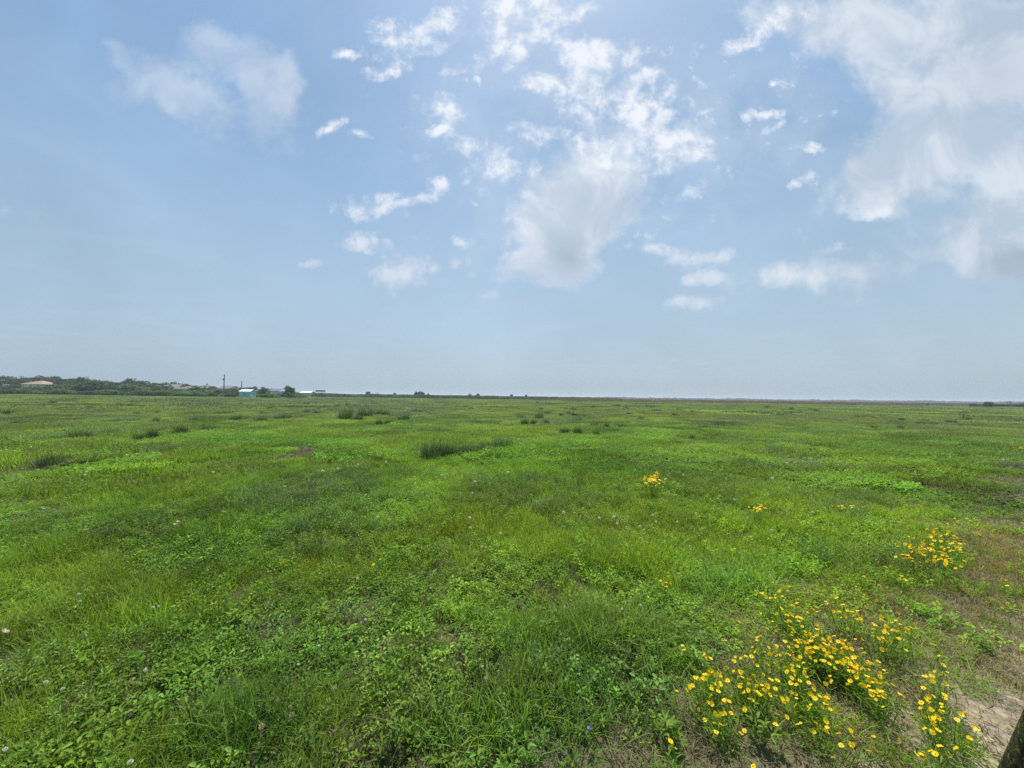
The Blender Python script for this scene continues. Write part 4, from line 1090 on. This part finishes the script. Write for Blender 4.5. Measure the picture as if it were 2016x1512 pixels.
# ------------------------------------------------------------------ continuous scrub, woods, reeds
def mass(name, kind, mat, f, pts, rz, sc, idx, tint, **k):
    KINDS_SRC.setdefault(kind, source(kind, [f(i) for i in range(4)], mat))
    scatter(name, KINDS_SRC[kind], pts, rz, sc, idx, tint, **k)
def leafball(i):
    def g():
        me = crown_mesh(2.6, 1.7, 16, 26, .22, None, 0.0, .0, 70 + i)
        v = np.empty(len(me.vertices) * 3); me.vertices.foreach_get('co', v); v = v.reshape(-1, 3)
        bpy.data.meshes.remove(me)
        return v, np.arange(len(v)).reshape(-1, 4), np.zeros(len(v))
    return g
n = 3400
px = rng.uniform(575, 1222, n); D = 218 + 60 * rng.uniform(0, 1, n) ** 1.4 + (px - 600) * 0.02
y = D; x = np.array([wx(p, d) for p, d in zip(px, D)])
hh = (0.75 + 0.5 * fbm(px * .03, D * .05, 88, 3)) * 1.08 * np.interp(px, [575, 700, 1100, 1222], [1.3, 1.1, 1.0, .8])
tn = rng.uniform(.65, 1.15, n) * (0.8 + .4 * fbm(px * .06, D * .1, 89, 3))
mass('scrub_thicket', 'scrub', M_SCRUB, leafball, np.stack([x, y, ground_z(x, y) - .02], -1), rng.uniform(0, 6.28, n), np.stack([hh * 1.5, hh * 1.5, hh], -1), rng.integers(0, 4, n), np.stack([tn * 1.05, tn, tn * 1.1], -1),
     label='low dense green scrub band along the horizon left of centre', cat='scrub')
# scrub fringe on the left between the field and the treeline
n = 1500
px = rng.uniform(-30, 600, n); D = rng.uniform(143, 178, n)
keep = ~((px > 458) & (px < 516) & (D < 150)); px = px[keep]; D = D[keep]; n = len(px)
x = np.array([wx(p, d) for p, d in zip(px, D)])
hh = rng.uniform(.5, 1.0, n); tn = rng.uniform(.8, 1.3, n)
mass('shrub_fringe', 'scrub', M_SCRUB, leafball, np.stack([x, D, ground_z(x, D) - .02], -1), rng.uniform(0, 6.28, n), np.stack([hh * 1.4, hh * 1.4, hh], -1), rng.integers(0, 4, n), np.stack([tn, tn, tn], -1),
     label='light green low scrub at the foot of the left treeline', cat='scrub')
# woods on the far horizon
def woodball(i):
    def g():
        me = crown_mesh(16, 8, 20, 26, 1.5, None, 0.0, .0, 90 + i)
        v = np.empty(len(me.vertices) * 3); me.vertices.foreach_get('co', v); v = v.reshape(-1, 3)
        bpy.data.meshes.remove(me)
        return v, np.arange(len(v)).reshape(-1, 4), np.zeros(len(v))
    return g
n = 1500
px = rng.uniform(1090, 2150, n); D = rng.uniform(1150, 1350, n) - (px - 1200) * 0.35
x = np.array([wx(p, d) for p, d in zip(px, D)])
hh = (0.30 + 0.65 * fbm(px * .022, px * 0 + .5, 95, 4)) * (0.8 + .4 * rng.uniform(0, 1, n)) * np.interp(px, [1090, 1250, 2016], [.6, .8, 1.0])
tn = rng.uniform(.7, 1.1, n)
mass('distant_woods', 'wood', M_WOOD, woodball, np.stack([x, D, ground_z(x, D)], -1), rng.uniform(0, 6.28, n), np.stack([hh * 1.5, hh * 1.5, hh * 1.15], -1), rng.integers(0, 4, n), np.stack([tn, tn, tn * 1.1], -1),
     label='low grey green woods along the far horizon on the right', cat='woods')
# brown standing grass beyond the fence
n = 9000
x = rng.uniform(-60, 420, n); y = rng.uniform(158, 420, n) ** 1.0
k_ = rng.uniform(0, 1, n) < reed_zone(x, y) * sstep(430, 200, y); x = x[k_]; y = y[k_]; n = len(x)
KINDS_SRC['reed'] = source('reed', [lambda: blades(360, 2.2, 1.15, .05, .25, .35, 2) for _ in range(4)], M_REED)
tn = rng.uniform(.7, 1.15, n) * (0.75 + .5 * fbm(x * .03, y * .03, 99, 3)); gr = fbm(x * .015, y * .015, 101, 3) - .5
scatter('reed_grass', KINDS_SRC['reed'], np.stack([x, y, ground_z(x, y) - .02], -1), rng.uniform(0, 6.28, n), np.stack([np.ones(n), np.ones(n), rng.uniform(.6, 1.15, n)], -1), rng.integers(0, 4, n),
        np.stack([tn * (1 - gr * .4), tn, tn * (1 - gr * .3)], -1), label='brown standing reed grass in the field beyond the fence', cat='reed grass')
# loose gravel on the track
def stone_piece(i):
    def g():
        rs = np.random.default_rng(i); V = []; Q = []
        for k in range(26):
            r = rs.uniform(.004, .016); c = np.array([*rs.uniform(-.15, .15, 2), r * .3]); b = len(V)
            a = rs.uniform(0, 6.28)
            for z_, rr in ((-.6, .8), (.15, 1.0), (.6, .55)):
                for j in range(4):
                    t_ = a + j * math.pi / 2 + rs.uniform(-.3, .3); V.append(c + np.array([math.cos(t_) * rr * r, math.sin(t_) * rr * r * .8, z_ * r * .7]))
            for lv in range(2):
                for j in range(4): Q.append((b + lv * 4 + j, b + lv * 4 + (j + 1) % 4, b + lv * 4 + 4 + (j + 1) % 4, b + lv * 4 + 4 + j))
            Q.append((b + 8, b + 9, b + 10, b + 11))
        return np.array(V), np.array(Q), np.zeros(len(V))
    return g
M_STONE = veg_mat('gravel_stone', (0.48, 0.43, 0.36), (0.26, 0.22, 0.18), None, 0.0, 0.7, 0.3)
KINDS_SRC['stone'] = source('stone', [stone_piece(i) for i in range(5)], M_STONE)
n = 1000
u_ = rng.uniform(-1.5, 12, n); v_ = rng.uniform(-.3, 2.4, n)
x = TRACK_A[0] + TRACK_D[0] * u_ + TRACK_N[0] * v_; y = TRACK_A[1] + TRACK_D[1] * u_ + TRACK_N[1] * v_
k_ = rng.uniform(0, 1, n) < sstep(-.2, .5, track_s(x, y)); x = x[k_]; y = y[k_]; n = len(x)
sc = rng.uniform(.35, 1.0, n); tn = rng.uniform(.7, 1.25, n)
scatter('gravel', KINDS_SRC['stone'], np.stack([x, y, ground_z(x, y)], -1), rng.uniform(0, 6.28, n), np.stack([sc, sc, sc], -1), rng.integers(0, 5, n), np.stack([tn, tn, tn], -1), label='pale loose stones on the bare track edge at lower right', cat='gravel')

# ------------------------------------------------------------------ buildings
M_TEAL = striped('turquoise_siding', (0.22, 0.56, 0.62), .2, 'Z')
M_ROOFW = striped('white_metal_roof', (0.80, 0.80, 0.78), .25, 'X', .1, .5)
M_ORANGE = solid('terracotta_shingles', (0.36, 0.255, 0.20), .85, .15, 1.2)
M_CREAM = solid('cream_plaster', (0.62, 0.56, 0.40), .85, .08, .6)
M_WHITEW = striped('white_siding', (0.62, 0.62, 0.60), .2, 'Z')
M_GREYR = solid('grey_shingles', (0.20, 0.19, 0.21), .9, .12, 1.4)
M_TANR = solid('tan_shingles', (0.20, 0.18, 0.155), .9, .12, 1.4)
M_GREYW = solid('grey_siding', (0.30, 0.32, 0.34), .85, .1, .8)
M_BLUER = solid('blue_metal_roof', (0.16, 0.33, 0.42), .6, .1, .8)
M_GLASS = solid('dark_window_glass', (0.03, 0.035, 0.045), .15, .1, 1.0, spec=.6)
M_TRIM = solid('white_trim', (0.7, 0.7, 0.68), .6, .05)
M_POLE = solid('creosoted_pole', (0.085, 0.070, 0.062), .85, .2, 1.5)
M_METAL = solid('galvanised_metal', (0.30, 0.31, 0.32), .5, .1, 4, spec=.5)
M_POST = solid('weathered_post', (0.13, 0.11, 0.09), .9, .2, 6, bump=.5)

def house(name, x, y, w_, d, wall, ridge, label, mw, mr, rz=0, roof='gable', axis='x', over=.3, wins=(), door=None, cat='house', stilts=0, mw_end=None):
    root = empty(name, put(x, y), rz, label=label, cat=cat)
    hw, hd = w_ / 2, d / 2; z0 = stilts
    mb = MB(); mb.box(-hw, hw, -hd, hd, z0 - (.15 if not stilts else 0), wall)
    if roof == 'gable':
        if axis == 'x': 
            for s in (-1, 1): mb.poly([(s * hw, -hd, wall), (s * hw, hd, wall), (s * hw, 0, ridge - .08), (s * (hw - .12), -hd, wall), (s * (hw - .12), hd, wall), (s * (hw - .12), 0, ridge - .08)], [(0, 1, 2), (3, 5, 4), (0, 2, 5, 3), (1, 4, 5, 2)])
        else:
            for s in (-1, 1): mb.poly([(-hw, s * hd, wall), (hw, s * hd, wall), (0, s * hd, ridge - .08), (-hw, s * (hd - .12), wall), (hw, s * (hd - .12), wall), (0, s * (hd - .12), ridge - .08)], [(0, 1, 2), (3, 5, 4), (0, 2, 5, 3), (1, 4, 5, 2)])
    mb.build('wall', mw, root)
    rb = MB(); th = .14; e = over
    def slab(a, b, c, d_):
        pts = [Vector(p) for p in (a, b, c, d_)]; up = Vector((0, 0, th))
        rb.poly([*pts, *[p + up for p in pts]], [(0, 3, 2, 1), (4, 5, 6, 7), (0, 1, 5, 4), (1, 2, 6, 5), (2, 3, 7, 6), (3, 0, 4, 7)])
    zl = wall + .01
    if roof == 'gable' and axis == 'x':
        dz = (ridge - wall) / hd * e
        slab((-hw - e, -hd - e, zl - dz), (hw + e, -hd - e, zl - dz), (hw + e, 0, ridge), (-hw - e, 0, ridge)); slab((-hw - e, 0, ridge), (hw + e, 0, ridge), (hw + e, hd + e, zl - dz), (-hw - e, hd + e, zl - dz))
    elif roof == 'gable':
        dz = (ridge - wall) / hw * e
        slab((-hw - e, -hd - e, zl - dz), (0, -hd - e, ridge), (0, hd + e, ridge), (-hw - e, hd + e, zl - dz)); slab((0, -hd - e, ridge), (hw + e, -hd - e, zl - dz), (hw + e, hd + e, zl - dz), (0, hd + e, ridge))
    elif roof == 'hip':
        r_ = min(hw, hd) * .95; a, b = hw + e, hd + e; k = hw - r_ 
        rb.poly([(-a, -b, zl), (a, -b, zl), (a, b, zl), (-a, b, zl), (-k, 0, ridge), (k, 0, ridge)], [(0, 1, 5, 4), (1, 2, 5), (2, 3, 4, 5), (3, 0, 4), (0, 3, 2, 1)])
    elif roof == 'flat': rb.box(-hw - e, hw + e, -hd - e, hd + e, wall + .01, ridge)
    rb.build('roof', mr, root)
    for (wx_, wz, ww, wh, side) in wins:
        if side == 'f':
            f = MB(); f.box(wx_ - ww / 2 - .08, wx_ + ww / 2 + .08, -hd - .05, -hd + .02, wz - .08, wz + wh + .08); fo = f.build('window', M_TRIM, root)
            p = MB(); p.box(wx_ - ww / 2, wx_ + ww / 2, -hd - .075, -hd - .052, wz, wz + wh); p.build('pane', M_GLASS, fo)
        else:
            f = MB(); f.box(hw - .02, hw + .05, wx_ - ww / 2 - .08, wx_ + ww / 2 + .08, wz - .08, wz + wh + .08); fo = f.build('window', M_TRIM, root)
            p = MB(); p.box(hw + .052, hw + .075, wx_ - ww / 2, wx_ + ww / 2, wz, wz + wh); p.build('pane', M_GLASS, fo)
    if door:
        f = MB(); f.box(door - .45, door + .45, -hd - .05, -hd + .02, z0 + .05, z0 + 2.05); f.build('door', M_TRIM, root)
    if stilts:
        for sx in (-hw + .2, 0, hw - .2):
            for sy in (-hd + .2, hd - .2):
                f = MB(); f.box(sx - .12, sx + .12, sy - .12, sy + .12, -.2, z0 - .01); f.build('stilt', M_POLE, root)
    return root
D = 137; xl, xr = wx(470.5, D), wx(493, D)
house('garden_shed', (xl + xr) / 2, D + 1.5, xr - xl, 3.0, 2.25, 3.05, 'small turquoise shed with white metal roof standing at the left edge of the field', M_TEAL, M_ROOFW, over=.12, wins=[(0, 1.05, .42, .6, 'f')], cat='shed')
def hs(px0, px1, D): a, b = wx(px0, D), wx(px1, D); return (a + b) / 2, b - a
x, w_ = hs(38, 76, 188); house('orange_roof_house', x, 193, w_, 9, hgt(50, 756.0, 188), hgt(60, 749.3, 193), 'big house with pale orange hip roof showing above the bushes at far left', M_CREAM, M_ORANGE, roof='hip', over=.5, wins=[(-4, 3.1, 1.2, 1.2, 'f'), (0, 3.1, 1.2, 1.2, 'f'), (4, 3.1, 1.2, 1.2, 'f')])
x, w_ = hs(1, 10, 192); house('white_house', x, 195, w_, 4, hgt(5, 758, 192), hgt(5, 756.3, 192), 'bit of a white flat roofed house at the far left edge', M_WHITEW, M_ROOFW, roof='flat', over=.2)
x, w_ = hs(327, 343, 190); house('turquoise_house', x, 194, w_, 8, hgt(335, 763.5, 190), hgt(335, 756.5, 190), 'house with bright turquoise gable end between trees on the left', M_TEAL, M_TANR, roof='gable', axis='y', over=.2)
x, w_ = hs(345, 375, 190); house('tan_roof_house', x, 193, w_, 7, hgt(360, 765.5, 190), hgt(360, 760.3, 193), 'low house with tan hip roof right of the turquoise gable', M_CREAM, M_TANR, roof='hip', over=.4)
x, w_ = hs(391, 407, 192); house('grey_roof_house', x, 196, w_, 8, hgt(398, 764.5, 192), hgt(398, 760, 196), 'grey roofed house left of the open crowned tree', M_GREYW, M_GREYR, over=.3)
x, w_ = hs(308, 326, 192); house('pale_roof_house', x, 196, w_, 7, hgt(316, 761, 192), hgt(316, 757, 196), 'pale grey green roof left of the turquoise gable', M_GREYW, M_TANR, roof='hip', over=.3)
x, w_ = hs(427, 450, 178); house('white_gable_house', x, 182, w_, 7, hgt(438, 765, 178), hgt(438, 760, 182), 'white house with dark grey roof behind the taller pole', M_WHITEW, M_GREYR, over=.3, wins=[(-1.5, 2.0, .8, 1.0, 'f'), (1.6, 2.0, .8, 1.0, 'f'), (0, 2.0, .7, 1.0, 's')])
x, w_ = hs(497, 514, 188); house('low_brown_house', x, 191, w_, 6, hgt(505, 769, 188), hgt(505, 766.8, 188), 'low brownish roofed house just right behind the shed', M_GREYW, M_TANR, roof='hip', over=.3)
x, w_ = hs(531, 549, 190); house('long_grey_house', x, 193, w_, 6, hgt(540, 769.5, 190), hgt(540, 765.3, 193), 'long grey roofed house left of the lone tree', M_WHITEW, M_GREYR, over=.4)
x, w_ = hs(549, 560, 186); house('blue_roof_house', x, 189, w_, 5, hgt(555, 770.5, 186), hgt(555, 767, 188), 'small house with blue metal roof beside the lone tree', M_WHITEW, M_BLUER, over=.4)
x, w_ = hs(590, 610, 215); house('long_white_barn', x, 218, w_, 5, hgt(600, 773.3, 215), hgt(600, 770.6, 218), 'long low white roofed building right of the lone tree', M_CREAM, M_ROOFW, over=.4)
x, w_ = hs(620.5, 633.5, 300); house('raised_grey_house', x, 303, w_, 5, hgt(627, 768.8, 300), hgt(627, 767.9, 300), 'boxy grey flat roofed building on stilts on the skyline', M_GREYW, M_GREYR, roof='flat', over=.2, stilts=hgt(627, 771.3, 300))

# ------------------------------------------------------------------ poles, palm, fence
def pole(px, top, D, label, arm=False, box=False, cross=None):
    h = hgt(px, top, D); root = empty('utility_pole', put(wx(px, D), D), label=label, cat='utility pole')
    mb = MB(); mb.tube([(0, 0, -.3), (0, 0, h * .5), (0, 0, h)], [.20, .17, .13], 10); mb.build('pole_shaft', M_POLE, root)
    if arm: mb = MB(); mb.box(-1.0, .0, -.05, .05, h - .45, h - .36); mb.build('arm', M_METAL, root)
    if box: mb = MB(); mb.tube([(-.33, -.1, h - 2.5), (-.33, -.1, h - 1.7)], .2, 10); mb.build('transformer', M_METAL, root)
    if cross:
        mb = MB(); mb.box(-1.3, 1.3, -.06, .06, h - .5, h - .36); co = mb.build('crossarm', M_POLE, root)
        for sx in (-1.15, -.4, .4, 1.15): mb = MB(); mb.tube([(sx, 0, h - .358), (sx, 0, h - .2)], [.05, .03], 6); mb.build('insulator', M_METAL, co)
    return root
pole(440.5, 737, 152, 'taller dark utility pole left of the turquoise shed', arm=True, box=True)
pole(475, 750, 160, 'shorter plain utility pole right behind the turquoise shed')
pole(40.5, 739.8, 200, 'utility pole with crossarm above the trees at far left', cross=True)

def palm(px, top, D, label):
    h = hgt(px, top, D); root = empty('palm_tree', put(wx(px, D), D), label=label, cat='palm tree')
    mb = MB(); mb.tube([(0, 0, -.2), (.05, 0, h * .5), (0, 0, h - .5)], [.2, .16, .14], 8); mb.build('trunk', M_BARK, root, True)
    V = []; Q = []
    for i in range(26):
        a = i * 2.399; up = 1.0 - 1.6 * (i / 26); Ln = 1.15
        pr = None
        for k in range(6):
            t = k / 5; o_ = Ln * t; z = h - .5 + up * Ln * t * .8 - .9 * t * t * Ln
            wd = .16 * math.sin(math.pi * min(1, t * .85 + .12)) + .01
            c = Vector((math.cos(a) * o_, math.sin(a) * o_, z)); s = Vector((-math.sin(a), math.cos(a), 0)) * wd
            V += [tuple(c - s), tuple(c + s)]
            if k: b = len(V) - 4; Q.append((b, b + 1, b + 3, b + 2))
    link('crown', np_mesh('crown', V, Q, None, M_LEAF), root)
palm(517, 759.8, 165, 'small palm with short fronds behind the field right of the shed')

# wire fence on the right
FP = [(1457, 792.5), (1574, 796), (1597, 796), (1618, 796.5), (1684, 797.5), (1706, 798), (1728, 798), (1751, 798.5), (1775, 798.8), (1798, 799), (1845, 799.6), (1862, 799.8), (1896, 800.3), (1918, 800.6), (1960, 801.2), (1985, 801.6), (2010, 802)]
fence = empty('wire_fence', put(wx(1700, 160), 160), label='low post and wire fence crossing the far right of the field', cat='fence')
pp = []
for px, b in FP:
    p = at(px, b); g = put(p.x, p.y) - fence.location; h = random.uniform(1.05, 1.3)
    mb = MB(); mb.tube([(g.x, g.y, g.z - .2), (g.x + random.uniform(-.04, .04), g.y, g.z + h)], [.075, .06], 6); mb.build('post', M_POST, fence); pp.append((g, h))
for lv in (.35, .7, .98):
    mb = MB()
    for (a, ha), (b, hb) in zip(pp, pp[1:]): mb.tube([(a.x, a.y - .07, a.z + lv), ((a.x + b.x) / 2, (a.y + b.y) / 2 - .07, (a.z + b.z) / 2 + lv - .03), (b.x, b.y - .07, b.z + lv)], .012, 4, cap=False)
    mb.build('wire', M_METAL, fence)
def gatepost(px0, px1, base, top, label):
    p = at((px0 + px1) / 2, base); k = p.y / FPX
    root = empty('gate_frame', put(p.x, p.y), label=label, cat='gate'); w_ = (px1 - px0) * k / 2; h = (base - top) * k
    for s in (-1, 1): mb = MB(); mb.tube([(s * w_ * .8, 0, -.1), (s * w_ * .8, 0, h)], .13, 8); mb.build('post', M_POST, root)
    for z in (.35, .65, .95): mb = MB(); mb.box(-w_ * .78, w_ * .78, -.16, -.135, h * z - .07, h * z + .07); mb.build('rail', M_POST, root)
gatepost(1823, 1828.5, 799.5, 793.5, 'dark double post brace in the fence on the right')
gatepost(1878, 1883, 797.5, 793, 'smaller dark post brace right of the double post')
# dark stock pen left of the round bush
p = at(1915, 801.5); k = p.y / FPX; root = empty('stock_pen', put(p.x, p.y), label='dark weathered board pen beside the round bush at far right', cat='pen')
for i in range(6): mb = MB(); mb.tube([(-1.4 + i * .56, 0, -.1), (-1.4 + i * .56, 0, random.uniform(1.35, 1.6))], .09, 7); mb.build('post', M_POST, root)
for z in (.3, .62, .94, 1.25): mb = MB(); mb.box(-1.45, 1.45, -.13, -.095, z - .11, z + .11); mb.build('board', M_POST, root)
for i in range(6): mb = MB(); mb.tube([(1.9 + i * .8, .1, -.1), (1.9 + i * .8, .1, random.uniform(.9, 1.1))], .08, 7); mb.build('post', M_POST, root)
for z in (.35, .75): mb = MB(); mb.box(1.5, 6.0, -.02, .012, z - .12, z + .12); mb.build('board', M_POST, root)
tree('round_bush', 1945.5, 791.2, 15, 148, 'round green bush right of the board pen at far right', 'bush', None, 'bush', .85)
tree('thorn_tree', 1987, 789.2, 14, 175, 'open branched grey tree at the far right beyond the fence', 'tree', None, 'oak', 1.2, crown=crown_mesh(8, 6, 14, 26, .4, M_LEAF, .3, .7, 61))
tree('dead_bush', 1535, 786.5, 12, 260, 'brownish bare bush in the reed field beyond the fence', 'bush', None, 'bush', .8, crown=crown_mesh(8, 6, 9, 24, .35, M_BARK, 0, .8, 62))
for i, (px, top, w_) in enumerate([(1962, 794.5, 18), (1975, 795, 20), (1999, 794.5, 22), (2016, 794, 20), (2034, 794, 20)]):
    tree('low_shrub', px, top, w_, 166, 'low dark brownish shrub right of the round bush, %s' % ordn[i], 'shrub', 'low shrubs at the far right', 'bush', .75)
# thin stake in the field
p = at(1896.5, 829); root = empty('marker_stake', put(p.x, p.y), label='thin upright weathered stake standing in the right field', cat='stake')
h = 14 * p.y / FPX; mb = MB(); mb.tube([(0, 0, -.1), (.01, 0, h * .5), (.03, 0, h)], [.028, .026, .022], 6); mb.build('shaft', M_POST, root)
mb = MB(); mb.box(-.03, .09, -.034, -.028, h * .8, h * .97); mb.build('plate', M_POST, root)

# leaning mossy post close by at the right
m, nt = new_mat('mossy_dark_wood'); L = nt.links
tcn = N(nt, 'ShaderNodeTexCoord'); a = N(nt, 'ShaderNodeTexNoise', inp={'Scale': 24.0, 'Detail': 6.0, 'Roughness': .65}); b = N(nt, 'ShaderNodeTexNoise', inp={'Scale': 55.0, 'Detail': 3.0})
L.new(tcn.outputs['Object'], a.inputs['Vector']); L.new(tcn.outputs['Object'], b.inputs['Vector'])
c_ = mixc(nt, maprange(nt, a.outputs['Fac'], .4, .6), (0.022, 0.020, 0.012), (0.050, 0.062, 0.020))
c_ = mixc(nt, maprange(nt, b.outputs['Fac'], .58, .66), c_, (0.16, 0.14, 0.035))
bs = N(nt, 'ShaderNodeBsdfPrincipled', inp={'Roughness': .9, 'Specular IOR Level': .15}); L.new(c_, bs.inputs['Base Color'])
bp = N(nt, 'ShaderNodeBump', inp={'Strength': 1.0, 'Distance': .03}); L.new(a.outputs['Fac'], bp.inputs['Height']); L.new(bp.outputs[0], bs.inputs['Normal'])
o_ = N(nt, 'ShaderNodeOutputMaterial'); L.new(bs.outputs[0], o_.inputs[0])
top = at(2158, 1372, .93); foot = at(1968, 1715, 0.0)
mb = MB(); k = []; rr = []
ax = top - foot
for i in range(12):
    t = i / 11; k.append(foot + ax * (t if t < 1 else 1)); rr.append(.085)
for dt, r_ in ((.012, .080), (.022, .066), (.03, .045), (.034, .015)): k.append(foot + ax * (1 + dt)); rr.append(r_)
mb.tube([q - foot for q in k], rr, 20); 
po = mb.build('leaning_post', m, None, True, label='thick dark mossy rounded post leaning at the lower right corner', cat='post'); po.location = foot

# ------------------------------------------------------------------ haze
hz_m, nt = new_mat('haze_air')
pv = N(nt, 'ShaderNodeVolumePrincipled'); pv.inputs['Color'].default_value = (0.80, 0.88, 1.0, 1); pv.inputs['Density'].default_value = 0.00042; pv.inputs['Anisotropy'].default_value = 0.3
o_ = N(nt, 'ShaderNodeOutputMaterial'); nt.links.new(pv.outputs[0], o_.inputs['Volume'])
mb = MB(); mb.box(-3600, 3600, -3600, 3600, -1.6, 16)
hz = mb.build('haze', hz_m, None, kind='stuff', label='thin pale haze in the air over the whole field', cat='haze')
